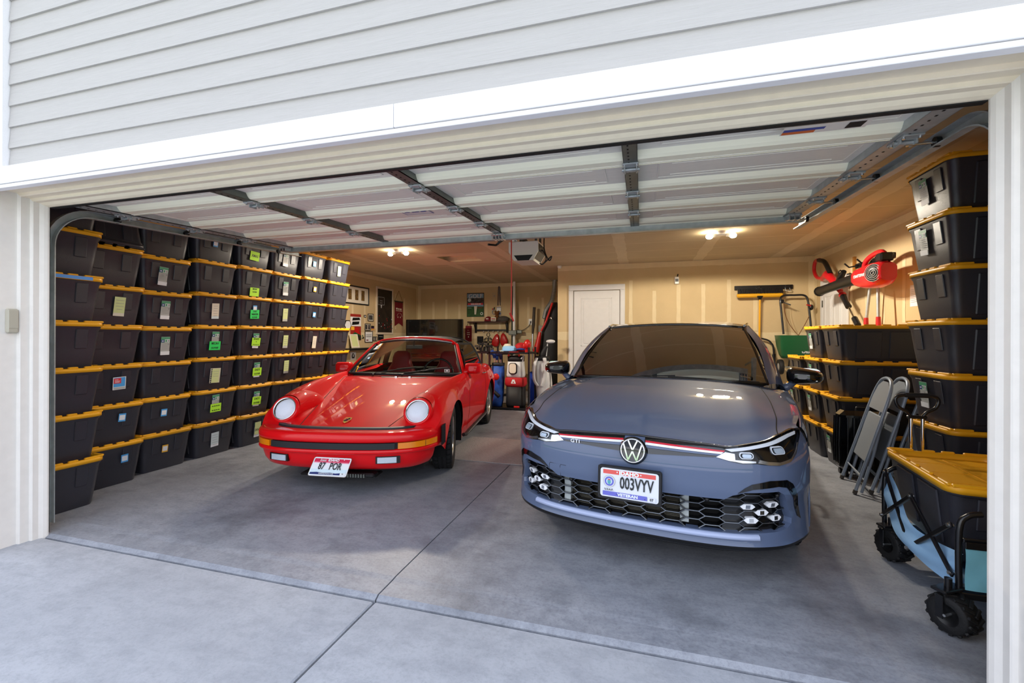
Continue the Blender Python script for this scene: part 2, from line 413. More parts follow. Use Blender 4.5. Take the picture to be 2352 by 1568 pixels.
# ================================================================ interior doors
def panel_door(mb,w,h,m,t=.035,panels=()):
    """door slab, local x 0..w, z 0..h, face towards -y"""
    mb.bb(0,0,0,w,t,h,m,.002)
    for (x0,z0,x1,z1) in panels:
        for a,b,c_,d_ in((x0,z0,x1,z0+.018),(x0,z1-.018,x1,z1),(x0,z0,x0+.018,z1),(x1-.018,z0,x1,z1)): mb.bb(a,-.006,b,c_,.004,d_,m,.004)
        mb.bb(x0+.05,-.007,z0+.05,x1-.05,.004,z1-.05,m,.005)
DZ=2.125
mb=MB(); panel_door(mb,.82,2.03,m_woodw,panels=((.13,1.02,.69,1.90),(.13,.12,.69,.86)))
o=struct('door_1',mb,'white two-panel interior door in the back wall','door',loc=(-1.195,8.225,DZ-2.03))
hb=MB(); hb.cyl((.77,-.0,.93),(.77,-.05,.93),.012,m_chrome); hb.sph((.77,-.06,.93),.028,m_chrome); hb.build('door_handle',o)
mb=MB()
for a,b,c_,d_ in((-1.29,-1.205,0,DZ+.009),(-.365,-.28,0,DZ+.009),(-1.29,-.28,DZ+.01,DZ+.11)): mb.bb(a,8.205,c_,b,8.25,d_,m_woodw,.006); mb.bb(a+.012,8.198,c_,b-.012,8.21,d_-.012,m_woodw,.004)
mb.bb(-1.22,8.2,0,-.35,8.25,DZ-2.03,m_woodw)
struct('trim_8',mb,'white casing around the interior door','trim')
# door on the right wall
mb=MB(); panel_door(mb,.78,2.03,m_woodw,panels=((.10,1.02,.35,1.88),(.43,1.02,.68,1.88),(.10,.12,.35,.86),(.43,.12,.68,.86)))
for z in (.25,1.05,1.72): mb.bb(-.012,-.01,z,.012,.0,z+.1,m_steeld)
struct('door_2',mb,'white panelled side door in the right wall','door',loc=(XR-.02,7.86,.03),rot=(0,0,-PI/2))
mb=MB()
for a,b,c_,d_ in((7.87,7.95,0,2.069),(7.0,7.075,0,2.069),(7.0,7.95,2.07,2.15)): mb.bb(XR-.025,a,c_,XR,b,d_,m_woodw,.005)
struct('trim_9',mb,'white casing around the side door','trim')
# ================================================================ garage door overhead
m_rail2=m_rib
GD=thing('garage_door','open sectional garage door hanging under the ceiling','garage door',(0,0,0))
zf=lambda y:2.165+(y-2.05)*.042
ang=math.atan(.042)
ys=[1.985,2.40,2.93,3.46,3.985]
stl=[-2.485,-1.27,-.055]
for k in range(4):
    a,b=ys[k],ys[k+1]; mb=MB(); L=b-a
    A=T(0,a,zf(a))@RX(ang)
    X0,X1=OX0-.01,OX1+.01
    mb.bb(X0,.004,.035,X1,L-.004,.05,m_door,M=A)
    mb.prism([(L-.005,0),(L-.085,0),(L-.10,.012),(L-.115,.036),(L-.005,.036)],X0,X1,m_rib,M=A@Matrix(((0,0,1,0),(1,0,0,0),(0,1,0,0),(0,0,0,1))))
    mb.prism([(.005,.004),(.02,.004),(.03,.036),(.005,.036)],X0,X1,m_rib,M=A@Matrix(((0,0,1,0),(1,0,0,0),(0,1,0,0),(0,0,0,1))))
    mb.bb(X0,L-.006,-.004,X1,L+.001,.02,m_rib,M=A); mb.bb(X0,L-.020,-.003,X1,L-.012,.01,m_door,M=A)
    # embossed long panels
    ed=[X0]+stl+[X1]
    for i in range(4):
        p,q=ed[i]+.14,ed[i+1]-.14
        for (x0,y0,x1,y1) in((p,.085,q,.09),(p,L-.17,q,L-.165),(p,.085,p+.008,L-.165),(q-.008,.085,q,L-.165),(p+.07,.13,q-.07,.134),(p+.07,L-.21,q-.07,L-.206)): mb.bb(x0,y0,.031,x1,y1,.036,m_door,.002,M=A)
    sc_=mb.build('door_section',GD)
    for x in stl+[X0+.05,X1-.05]:
        w=.035 if x in stl else .05
        st_=MB(); m_=m_steeld if x in stl else m_steel
        st_.bb(x-w,.0,-.006,x+w,L,.0,m_,M=A); st_.bb(x-w,.0,-.006,x-w+.003,L,.036,m_,M=A); st_.bb(x+w-.003,.0,-.006,x+w,L,.036,m_,M=A)
        for j in range(9):
            yy=L*(j+.5)/9
            st_.bb(x-.012,yy-.004,-.0075,x-.004,yy+.008,-.0055,m_gap,M=A)
        st_.build('stile',GD)
for k in range(1,4):
    A=T(0,ys[k],zf(ys[k]))@RX(ang)
    for x in stl+[OX0+.03,OX1-.03]:
        hb=MB(); hb.bb(x-.04,-.07,-.014,x+.04,-.01,-.006,m_steel,.002,M=A); hb.bb(x-.04,.01,-.014,x+.04,.07,-.006,m_steel,.002,M=A)
        hb.cyl((x-.045,0,-.02),(x+.045,0,-.02),.009,m_steel,10,M=A)
        for sx in(-.03,.03):
            hb.bb(x+sx-.003,-.03,-.034,x+sx+.003,.03,-.006,m_steel,.001,M=A)
            for yy in(-.05,.05): hb.cyl((x+sx,yy,-.022),(x+sx,yy,-.012),.007,m_bolt,6,M=A)
        if x not in stl:
            sg=-1 if x<0 else 1
            hb.cyl((x,0,-.03),(x+sg*.118,0,-.03),.006,m_bolt,8,M=A); hb.cyl((x+sg*.105,0,-.03),(x+sg*.125,0,-.03),.022,m_black,16,M=A)
        hb.build('hinge',GD)
A=T(0,ys[4],zf(ys[4]))@RX(ang)
mb=MB(); X0,X1=OX0-.01,OX1+.01
mb.bb(X0,-.004,-.05,X1,.0,.04,m_steel,M=A); mb.bb(X0,.0,-.05,X1,.055,-.046,m_steel,M=A); mb.bb(X0,.053,-.05,X1,.057,.0,m_steel,M=A); mb.bb(X0,-.02,-.052,X1,.0,-.047,m_steel,M=A)
mb.build('strut',GD)
for x,sg in((OX0+.03,-1),(OX1-.03,1)):
    hb=MB(); hb.bb(x-.05,-.10,-.02,x+.05,-.02,-.006,m_steel,.003,M=A)
    for q in(-.035,0,.035): hb.bb(x+q-.004,-.10,-.05,x+q+.004,-.02,-.006,m_bolt,.002,M=A)
    hb.cyl((x-.06,-.06,-.045),(x+sg*.1,-.06,-.045),.006,m_bolt,8,M=A); hb.cyl((x+sg*.08,-.06,-.045),(x+sg*.1,-.06,-.045),.022,m_black,16,M=A); hb.build('hinge',GD)
hb=MB(); hb.bb(-1.33,-.1,-.03,-1.21,-.01,-.008,m_bolt,.004,M=A)
for q in(-.045,-.015,.015,.045): hb.bb(-1.27+q-.005,-.1,-.06,-1.27+q+.005,.01,-.008,m_bolt,.002,M=A)
hb.build('bracket',GD)
# stickers on the door
mb=panel([('r',-.16,-.045,.16,.045,mat('sticker white','e8e4da',.5)),('r',-.155,-.04,-.03,-.01,mat('sticker orange','d0642a',.5)),('r',-.155,-.01,-.0,.015,mat('sticker blue','23479c',.5)),('r',.08,-.03,.14,.03,m_gap)],M=T(.74,2.17,zf(2.17)+.004)@RX(ang)@RX(PI))
mb.build('warning_sticker',GD)
mb=panel([('r',-.12,-.06,.12,.06,mat('sticker pale','d9d9d6',.5)),('r',-.115,-.055,.115,-.05,mat('sticker blue','23479c',.5)),('r',-.115,.05,.115,.055,MATS['sticker blue']),('r',-.115,-.055,-.11,.055,MATS['sticker blue']),('r',.11,-.055,.115,.055,MATS['sticker blue']),('r',-.09,.02,-.05,.045,MATS['sticker blue']),('r',-.03,.02,.03,.04,MATS['sticker blue']),('r',.045,.02,.09,.045,MATS['sticker blue'])],M=T(-1.66,3.1,zf(3.1)+.034)@RX(ang)@RX(PI))
mb.build('maker_sticker',GD)
# tracks
def track(x,sg,lab,TY=2.0,R=.26,zc=2.15):
    r=thing('door_track',lab,'door track')
    path=[(x,TY,.03),(x,TY,1.0),(x,TY,zc-R)]
    for k in range(1,11):
        a=k/10*PI/2*.97; path.append((x,TY+R*(1-math.cos(a)),zc-R+R*math.sin(a)))
    def chan(pts,name):
        mb=MB(); P=[]
        for i,p in enumerate(pts):
            a=V(pts[max(i-1,0)]); b=V(pts[min(i+1,len(pts)-1)]); t=(b-a).normalized(); n=V((0,-t.z,t.y)) # normal in YZ plane
            X=V((sg,0,0)); p=V(p)
            P.append([p-X*.028+n*.022,p-X*.028+n*.026,p+X*.014+n*.026,p+X*.016+n*.02,p+X*.016-n*.02,p+X*.014-n*.026,p-X*.028-n*.026,p-X*.028-n*.02,p-X*.02-n*.022,p+X*.011-n*.02,p+X*.011+n*.02,p-X*.02+n*.022])
        mb.grid(P,m_steel,False,False,True); return mb
    mb=chan(path[:3],'v'); 
    for z in(.35,.6,.95,1.25,1.55,1.8): mb.bb(x-.02*sg-.006,TY-.03,z,x-.02*sg+.006,TY-.024,z+.015,m_bolt,.002)
    mb.build('vertical_rail',r,fix=True)
    chan(path[2:],'c').build('curved_rail',r,fix=True)
    end=path[-1]; chan([end,(x,4.28,zf(4.28)-.03)],'h').build('horizontal_rail',r,fix=True)
    mb=MB(); mb.bb(x+.01*sg,4.22,zf(4.2)-.02,x+.014*sg,4.26,CZ,m_steel)
    mb.build('bracket',r)
track(OX0-.100,-1,'galvanised track for the garage door beside the left totes')
track(OX1+.10,1,'galvanised track for the garage door on the right jamb',1.99,.24,2.15)
# opener
m_op=mat('opener cream plastic','d9d4c6',.35)
r=thing('garage_door_opener','cream ceiling mounted garage door opener with black rail','garage door opener',(-1.27,4.95,2.24))
mb=MB(); prof_=[(-.17,.11),(-.17,0),(-.11,-.1),(.11,-.1),(.17,0),(.17,.11)]
mb.prism(prof_,-.12,.24,m_op,M=Matrix(((1,0,0,0),(0,0,1,0),(0,1,0,0),(0,0,0,1)))); mb.box((0,.06,.112),(.3,.3,.02),m_op,.008)
mb.build('housing',r,fix=True)
mb=MB(); mb.prism([(-.11,-.01),(-.065,-.07),(.065,-.07),(.11,-.01)],-.121,-.119,m_black,M=T(0,0,-.03)@Matrix(((1,0,0,0),(0,0,1,0),(0,1,0,0),(0,0,0,1)))); mb.prism([(.172,0),(.172,.09),(.176,.05),(.125,-.08)],-.1,.22,m_black,M=Matrix(((1,0,0,0),(0,0,1,0),(0,1,0,0),(0,0,0,1))))
mb.build('grille',r)
mb=MB(); mb.bb(-.018,-2.85,.12,.018,.0,.15,m_black); mb.bb(-.018,-2.85,.09,.018,-2.80,.15,m_black)
mb.build('rail',r)
mb=MB()
for x in(-.12,.12): mb.bb(x-.012,-.02,.11,x+.012,.0,.36,m_steeld); mb.bb(x-.012,.2,.11,x+.012,.22,.36,m_steeld)
mb.build('hanger',r)
mb=MB(); mb.bb(-.05,-.60,.07,.05,-.42,.125,m_black,.01); mb.bb(-.03,-.56,.04,.03,-.46,.08,m_chrome,.005); mb.tube([(0,-.62,.08),(-.1,-.80,-.06),(-.16,-.86,-.06)],.011,m_black,6); mb.tube([(-.01,-.86,.0),(-.07,-.84,-.06)],.011,m_black,6)
mb.tube([(-.03,-.7,.05),(.0,-.9,.03)],.012,m_black,6)
mb.build('trolley',r)
mb=MB(); mb.tube(cr([(.2,.1,.36),(.2,.05,.1),(.23,0,-.02),(.28,-.03,-.1),(.3,-.02,-.05),(.2,0,-.13),(.16,0,-.12)],5),.007,m_black,6); mb.tube(cr([(.17,.1,.05),(.21,.0,.0),(.24,-.02,-.08),(.2,-.02,-.14)],5),.006,m_black,6); mb.build('power_cord',r)
m_rope=mat('red rope','c9473a',.8,noise=.3,nscale=200)
m_redp=mat('red plastic','c01818',.35,coat=.3)
r=thing('release_rope','red emergency release rope hanging from the opener rail','rope',(-1.29,4.42,1.5))
mb=MB(); mb.tube([(0,0,.8),(.003,0,.4),(0,0,.02)],.007,m_rope,8); mb.build('rope',r)
mb=MB(); mb.tube([(-.012,0,.03),(.003,0,.0),(.03,-.01,-.055)],[.010,.012,.008],m_redp,8); mb.build('grip',r)
# ceiling lights
m_bulb=mat('lit bulb','fff0cf',.3,emit=90)
m_cwhite=mat('white ceramic','e8e4dc',.3)
for i,(x,y,lab) in enumerate(((-3.56,6.05,'twin bulb ceiling light above the red car'),(.95,6.05,'twin bulb ceiling light above the grey hatchback'))):
    r=thing('ceiling_light',lab,'ceiling light',(x,y,CZ))
    mb=MB(); mb.lathe([(0,-.035),(.05,-.035),(.075,-.02),(.08,0)],m_cwhite,24); mb.bb(-.09,-.018,-.05,.09,.018,-.028,m_cwhite,.006); mb.build('base',r)
    for sx in(-1,1):
        mb=MB(); mb.cyl((sx*.06,0,-.045),(sx*.1,0,-.05),.02,m_cwhite,16); mb.build('socket',r)
        mb=MB(); mb.sph((sx*.135,0,-.055),(.042,.032,.032),m_bulb); mb.build('bulb',r)
        ld=bpy.data.lights.new('bulb_light','SPOT'); ld.spot_size=math.radians(174); ld.spot_blend=.12; ld.shadow_soft_size=.05; ld.energy=LAMP_W; ld.color=(1,.89,.73)
        lo=bpy.data.objects.new('bulb_light',ld); COL.objects.link(lo); lo.parent=r; lo.location=(sx*.14,0,-.10)
# wall sensor, detector, keypad
m_bei=mat('beige plastic','b5b0a0',.5)
r=thing('keypad','beige remote keypad on the left jamb of the garage door','keypad',(OX0-.056,1.795,1.375))
mb=MB(); mb.box((.014,0,0),(.028,.056,.15),m_bei,.008); mb.build('housing',r); mb=MB(); mb.box((.029,0,.01),(.004,.044,.11),m_bei,.0015); mb.build('cover',r)
r=thing('outlet_box','white electrical box with a black double outlet high on the back wall','outlet',(.59,8.25,2.27))
mb=MB(); mb.box((0,-.02,0),(.075,.04,.13),m_cwhite,.01); mb.build('box',r); mb=MB(); mb.box((0,-.042,0),(.05,.006,.05),m_black,.002); mb.build('socket',r)
mb=MB(); mb.tube([(.01,-.01,.065),(.02,-.005,.11)],.012,m_black,6); mb.build('cable_clamp',r)
r=thing('motion_sensor','small white round sensor at the top of the wall corner','sensor',(-1.46,8.2,CZ)); mb=MB(); mb.lathe([(0,-.05),(.03,-.045),(.04,-.02),(.04,0)],m_cwhite,16); mb.build('dome',r)
# ================================================================ storage totes
m_tub=mat('black tote plastic','32323a',.36,spec=.6,bump=.12,bscale=300)
m_lid=mat('yellow tote lid','eba81a',.42,bump=.05,bscale=100)
m_nyg=mat('lime note paper','b6f03a',.7); m_ng=mat('bright green note','2fdc63',.7); m_np=mat('pale green note','cfd99a',.7); m_nw=mat('cream paper','ddd5c3',.7); m_nb=mat('pale blue paper','cfdde0',.7)
m_lab=mat('grey product label','b9bab6',.5); m_lg=mat('label green','4f9a72',.5); m_lb=mat('label navy','2c3a80',.5); m_ink=mat('ink','1c2420',.6); m_lw=mat('label white','e9ebee',.5); m_lc=mat('label blue','4ea5e6',.5); m_ly=mat('label yellow','f0b63c',.5); m_lr=mat('label red','e23a44',.5); m_pap=mat('grey print','9c9d9c',.6); m_tape=mat('blue tape','5a9be6',.5)
LT,WT,HT=.775,.508,.348
def tub_mesh():
    mb=MB(); P=[]
    def ring(z,L,W,r=.06): return [V((x,y,z)) for x,y in rrect(L,W,r,6)]
    rows=[(0,.655,.395,.04),(.012,.665,.405,.045),(.15,.70,.437,.045),(.30,.735,.47,.05),(.315,.75,.485,.05),(.335,.752,.487,.05)]
    mb.grid([ring(*q) for q in rows],m_tub,True,False,True); mb.add(ring(0,.655,.395,.04),[list(range(28))[::-1]],m_tub)
    an=math.atan(.0375/.30)
    for sx in(-1,1): # short faces: two handle pads and a rib
        A=T(sx*.3335,0,.012)@RY(sx*an)
        for y in(-.105,.105): mb.bb(sx*-.002,y-.038,.15,sx*.006,y+.038,.30,m_tub,.004,M=A)
    an2=math.atan(.033/.30)
    for sy in(-1,1): # long faces: wide raised panel
        A=T(0,sy*.2035,.012)@RX(-sy*an2)
        for x0,x1,z0 in((-.24,-.03,.03),(.03,.24,.03)): mb.bb(x0,-.004,z0,x1,.008,.29,m_tub,.006,M=A)
    return mb
def lid_mesh(m,tape=False):
    mb=MB(); 
    def ring(z,g): return [V((x,y,z)) for x,y in rrect(LT-2*g,WT-2*g,max(.07-g,.02),6)]
    mb.grid([ring(.328,.004),ring(.326,.0),ring(.352,.0),ring(.358,.006),ring(.358,.026),ring(.331,.030)],m,True,False,True)
    mb.add(ring(.331,.030),[list(range(28))],m)
    for s in(-1,1): # crenellated rim
        for x,w in((-.315,.12),(-.135,.1),(.0,.07),(.135,.1),(.315,.12)): mb.bb(x-w/2 if abs(x)<.3 else x-.05,s*(WT/2-.026),.355,x+w/2 if abs(x)<.3 else x+.05,s*(WT/2-.006),.369,m,.004)
        for y,w in((-.175,.12),(-.045,.06),(.045,.06),(.175,.12)): mb.bb(s*(LT/2-.026),y-w/2,.355,s*(LT/2-.006),y+w/2,.369,m,.004)
    for x in(-.2,0,.2): mb.bb(x-.003,-.19,.3305,x+.003,.19,.3325,m)
    mb.bb(-.33,-.003,.3305,.33,.003,.3325,m)
    if tape: mb.bb(LT/2-.001,-.25,.331,LT/2+.002,.16,.355,m_tape)
    return mb
ME_TUB=tub_mesh().mesh('tub'); ME_LID=lid_mesh(m_lid).mesh('lid'); ME_LIDT=lid_mesh(m_lid,True).mesh('lid'); ME_LIDK=lid_mesh(m_tub).mesh('lid')
FA=math.atan(.0375/.30)
def face_M(zc,y=0,rot=0): # on the +x short face
    x=.3335+(zc-.012)*math.tan(FA)+.0125
    return T(x,y,zc)@RY(-0+FA)@RZ(PI/2)@RX(PI/2)@RZ(rot)
def hdlabel(): # grey product label, local centre
    e=[('r',-.042,-.085,.042,.09,m_lab),('r',-.042,.07,.042,.088,m_lg),('r',-.042,.035,.042,.07,m_lg),('r',-.04,.038,-.012,.062,m_lb),('r',-.034,.046,-.018,.054,m_lw),('r',-.008,.038,.038,.066,m_lw),('r',-.004,.042,.012,.062,m_lg),('r',.018,.042,.034,.062,m_pap),('r',-.042,-.085,.042,-.05,m_lw)]
    for i in range(5): e.append(('r',-.038,.022-.013*i,.01 if i<2 else .036,.026-.013*i,m_pap))
    e.append(('r',.016,.008,.034,.028,m_pap)); return e
def note(bg,lines,w=.13,h=.095,size=.03,y0=0):
    e=[('r',-w/2,-h/2+y0,w/2,h/2+y0,bg)]; n=len(lines)
    for i,t in enumerate(lines):
        if t=='~':
            for q in range(4): e.append(('r',-w*.36+w*.19*q,y0+h/2-h*(i+.65)/n,-w*.36+w*.19*q+w*.13,y0+h/2-h*(i+.45)/n,m_ink))
        elif t: e.append(('t',t,0,y0+h/2-h*(i+.5)/n,size if len(t)<7 else size*.72,m_ink,.8,.0006,.1))
    return e
def scrib(bg,w=.075,h=.16,n=4,foot=None):
    e=[('r',-w/2,-h/2,w/2,h/2,bg)]
    if foot: e.append(('r',-w/2,-h/2-.005,w/2,-h/2+.022,foot))
    for i in range(n): 
        l=random.uniform(.5,.8)*w; e.append(('r',-l/2,h/2-.03-.026*i,l/2,h/2-.027-.026*i,m_pap))
    return e
def qr(c): return [('r',-.028,-.035,.028,.035,c),('r',-.022,-.022,.022,.022,m_lw)]
def lay(*a):
    """stack element groups: (els, dx, dy)"""
    out=[]
    for els,dx,dy in a:
        for e in els:
            e=list(e)
            if e[0]=='r': e[1]+=dx;e[3]+=dx;e[2]+=dy;e[4]+=dy
            elif e[0]=='t': e[2]+=dx;e[3]+=dy
            elif e[0]=='p': e[1]=[(x+dx,y+dy) for x,y in e[1]]
            out.append(tuple(e))
    return out
NOTES={
 (2,1):('pale blue sticker',qr(m_lc),.22,.08),(2,2):('pale blue sticker',qr(m_lc),.24,.06),
 (2,3):('red and blue sticker',[('r',-.05,-.055,.05,.055,m_lw),('r',-.044,-.03,.044,.05,m_lc),('r',-.044,.0,.012,.045,m_lr),('r',-.036,.03,-.01,.034,m_lw),('r',-.036,.018,.004,.022,m_lw),('r',-.036,.008,-.002,.012,m_lw),('r',-.044,-.05,.044,-.034,m_lab)],.2,.05),
 (2,5):('long pale green note',scrib(m_np,.085,.16,4,m_nw),.19,.04),
 (3,1):('yellow edged sticker',qr(m_ly),.2,-.03),(3,2):('blue edged sticker',qr(m_lc),.21,-.03),
 (3,4):('grey product label',hdlabel(),.18,-.03),(3,5):('grey product label',hdlabel(),.19,-.03),(3,6):('grey product label',hdlabel(),.18,-.04),
 (4,1):('torn pale blue list',scrib(m_nb,.09,.15,5,m_lw),.17,-.02),
 (4,2):('lime note over a product label',lay((hdlabel(),0,.02),(note(m_nyg,['~','~'],.125,.09,.03),0,-.03)),.2,-.03),
 (4,3):('leopard edged pale list',lay(([('r',-.06,-.08,.06,.08,m_nw)],0,0),([('r',-.055+.11*k,-.075+.02*i,-.045+.1*k+.01,-.065+.02*i,m_ink) for k in(0,1) for i in range(8)],0,0),(scrib(m_np,.085,.15,3),-.004,0)),.17,-.02),
 (4,4):('bright green MICAH CLOTHES note',lay((hdlabel(),0,.03),(note(m_ng,['MICAH','CLOTHES'],.13,.095,.034),-.005,-.03)),.18,-.03),
 (4,5):('long cream list',scrib(m_nw,.085,.16,5,m_nb),.18,-.03),(4,7):('small blue edged sticker',qr(m_lc),.22,-.02),
 (5,1):('pale DOGS note',lay((hdlabel(),0,0),(note(m_np,['','','DOGS',''],.085,.15,.036),0,.02)),.17,0),
 (5,2):("tilted lime DAD'S CLOTHES note",lay((hdlabel(),0,0),(note(m_nyg,["DAD'S",'CLOTHES'],.125,.095,.034),0,-.02)),.19,0),
 (5,3):("lime DAD'S CLOTHES note",lay((hdlabel(),0,0),(note(m_nyg,["DAD'S",'CLOTHES'],.125,.095,.034),0,-.02)),.19,-.01),
 (5,4):('lime SPORTS note',lay((hdlabel(),0,0),(note(m_nyg,['SPORTS','+','~'],.12,.095,.028),0,-.01)),.19,-.02),
 (5,5):('green DAD WINTER note',lay((qr(m_lc),0,.04),(note(m_ng,['DAD','WINTER','CLOTHES'],.125,.105,.03),0,-.03)),.19,-.02),
 (5,6):('curling lime note low down',note(m_nyg,['MICAH','CLOTHES',''],.13,.1,.024),.08,-.02),
 (5,7):('lime XMAS note',note(m_nyg,['XMAS'],.13,.105,.045),.16,-.02),
 (6,3):('grey-footed pale green list',scrib(m_np,.08,.16,4,m_pap),.2,-.03),(6,4):('pale green list with dark writing',scrib(m_np,.08,.16,5,m_lab),.18,-.03),(6,5):('pale green list nearly blank',scrib(m_np,.08,.16,2,m_lab),.18,-.03),
 (6,6):('grey product label',hdlabel(),.17,-.03),(6,7):('grey product label',hdlabel(),.2,-.03),
 (7,4):('cream paper list',scrib(m_nw,.075,.17,4),.16,-.03),(7,5):('small blue edged sticker',qr(m_lc),.2,-.02),(7,6):('small yellow edged sticker',qr(m_ly),.21,-.02),(7,7):('small blue edged sticker',qr(m_lc),.22,-.02),
 (8,7):('narrow pale yellow note',scrib(m_np,.07,.15,3),.19,-.02)}
ORD=['bottom','second from the bottom','third from the bottom','fourth from the bottom','fifth from the bottom','sixth from the bottom','topmost']
COLN={1:'stack nearest the left jamb',2:'second stack from the left jamb',3:'third stack from the left jamb',4:'fourth stack from the left jamb',5:'fifth stack from the left jamb',6:'sixth stack from the left jamb',7:'seventh stack from the left jamb',8:'eighth and last stack along the left wall'}
def tote(x,y,z,rz,label,group,nt=None,lid=None,flip=False,tub=None,sh=False):
    r=thing('storage_tote',label,'storage tote',(x,y,z),rz,group)
    if flip: r.rotation_euler=(PI,0,rz); r.location.z=z+.405
    o=bpy.data.objects.new('tub',tub or ME_TUB); COL.objects.link(o); o.parent=r
    o=bpy.data.objects.new('lid',lid or ME_LID); COL.objects.link(o); o.parent=r
    if nt:
        nm,els,zc,dy=nt
        p=panel(els,M=face_M(zc,dy,random.uniform(-.05,.05))).build('note' if 'note' in nm or 'list' in nm else 'sticker',r); p['label']=nm
    return r
EPS=.0015
PITCH=[.342,.3365,.3345,.343,.345,.3445,.346,.346]
#  column -> (front x, y centre)
YE=[1.945,2.452,2.965,3.49,4.02,4.505,5.01,5.545,6.06]
FX={1:-3.985,2:-4.30,3:-4.385,4:-4.385,5:-4.38,6:-4.39,7:-4.39,8:-4.40}
for c in range(1,9):
    yc=(YE[c-1]+YE[c])/2
    for k in range(7):
        fx=FX[c]+random.uniform(-.012,.012)
        nt=NOTES.get((c,k+1)); 
        NM=['bottom','second up','third up','fourth up','fifth up','sixth up','topmost'][k]; ST=['nearest','second','third','fourth','fifth','sixth','seventh','eighth'][c-1]
        lab='black tote%s, %s, %s'%((', '+nt[0]) if nt else ' with plain front',NM,'%s stack from the left jamb'%ST if c>1 else 'stack nearest the left jamb')
        lid=ME_LIDT if (c,k)==(1,4) else (ME_LIDK if (c,k) in((2,6),(1,6)) else None)
        if (c,k)==(1,4): lab='black tote with blue tape on its yellow lid in the stack by the left jamb'
        if (c,k)==(2,6): lab='upturned glossy black tote on its black lid atop the second stack'
        tote(fx-LT/2,yc+random.uniform(-.0015,.0015),EPS+k*PITCH[c-1],0,lab,'yellow-lidded totes along the left wall',nt,lid,flip=(c,k)==(2,6))
# right hand stacks, short faces towards -x
def rstack(cx,y,n,name,labs,rz=PI,off=LT/2):
    group='yellow-lidded totes along the right wall'
    for k in range(n):
        nt=('grey product label',hdlabel(),.2,-.04) if k in labs else None
        ords=ORD[k] if k<n-1 else 'topmost'
        lab='black tote%s, %s, %s'%(' with product label' if nt else ' with plain front',ords.replace(' from the bottom',' up'),name)
        tote(cx+off+random.uniform(-.01,.01),y,EPS+k*HT,rz,lab,group,nt)
rstack(1.855,3.70,7,'tall near stack on the right wall',(2,5,6))
rstack(2.03,3.045,6,'stack half hidden by the right jamb',(),PI/2,WT/2)
rstack(1.83,5.25,4,'first low stack beyond the leaning chairs',(0,))
rstack(1.83,5.76,4,'second low stack beyond the leaning chairs',(1,2,3))
rstack(1.80,6.27,3,'farthest low stack beside the spreader',(1,))
# ================================================================ car helpers
def thinglass(name,tint,f=.06,rough=.0,ior=1.5,gc=.8):
    if name in MATS: return MATS[name]
    m=bpy.data.materials.new(name); m.use_nodes=True; nt=m.node_tree; nt.nodes.clear()
    o=nt.nodes.new('ShaderNodeOutputMaterial'); t=nt.nodes.new('ShaderNodeBsdfTransparent'); g=nt.nodes.new('ShaderNodeBsdfGlossy'); x=nt.nodes.new('ShaderNodeMixShader')
    lw=nt.nodes.new('ShaderNodeFresnel'); lw.inputs['IOR'].default_value=ior
    t.inputs['Color'].default_value=(*tint,1); g.inputs['Roughness'].default_value=rough; g.inputs['Color'].default_value=(gc*.95,gc*.98,gc,1)
    ad=nt.nodes.new('ShaderNodeMath'); ad.operation='ADD'; ad.inputs[1].default_value=f; ad.use_clamp=True; nt.links.new(lw.outputs[0],ad.inputs[0])
    nt.links.new(ad.outputs[0],x.inputs[0]); nt.links.new(t.outputs[0],x.inputs[1]); nt.links.new(g.outputs[0],x.inputs[2]); nt.links.new(x.outputs[0],o.inputs[0])
    MATS[name]=m; return m
def gnormals(P):
    n=len(P);k=len(P[0]);N=[]
    for i in range(n):
        r=[]
        for j in range(k):
            a=P[min(i+1,n-1)][j]-P[max(i-1,0)][j]; b=P[i][min(j+1,k-1)]-P[i][max(j-1,0)]
            c=a.cross(b); r.append(c.normalized() if c.length>1e-12 else V((0,0,1)))
        N.append(r)
    return N
def subgrid(P,N,i0,i1,j0,j1,m,name,parent,flip=False):
    """faces of rows i0..i1, columns j0..j1, carrying normals of the whole surface"""
    mb=MB(); Q=[[P[i][j] for j in range(j0,j1+1)] for i in range(i0,i1+1)]
    if flip: Q=[r[::-1] for r in Q]
    mb.grid(Q,m,True)
    o=mb.build(name,parent)
    nn=[N[i][j] for i in range(i0,i1+1) for j in (range(j1,j0-1,-1) if flip else range(j0,j1+1))]
    f=o.data.polygons[len(o.data.polygons)//2]
    sg=1 if sum((nn[v].dot(f.normal) for v in f.vertices))>0 else -1
    o.data.normals_split_custom_set_from_vertices([tuple(v*sg) for v in nn])
    return o
def sweep(plan,prof,n0=None):
    """plan: list of (x,y) ; prof: list of (d,z) ; returns grid rows along plan"""
    L=[]; 
    for i,p in enumerate(plan):
        a=plan[max(i-1,0)]; b=plan[min(i+1,len(plan)-1)]; dx,dy=b[0]-a[0],b[1]-a[1]; l=math.hypot(dx,dy); nx,ny=dy/l,-dx/l
        L.append([V((p[0]+nx*d,p[1]+ny*d,z)) for d,z in prof])
    return L
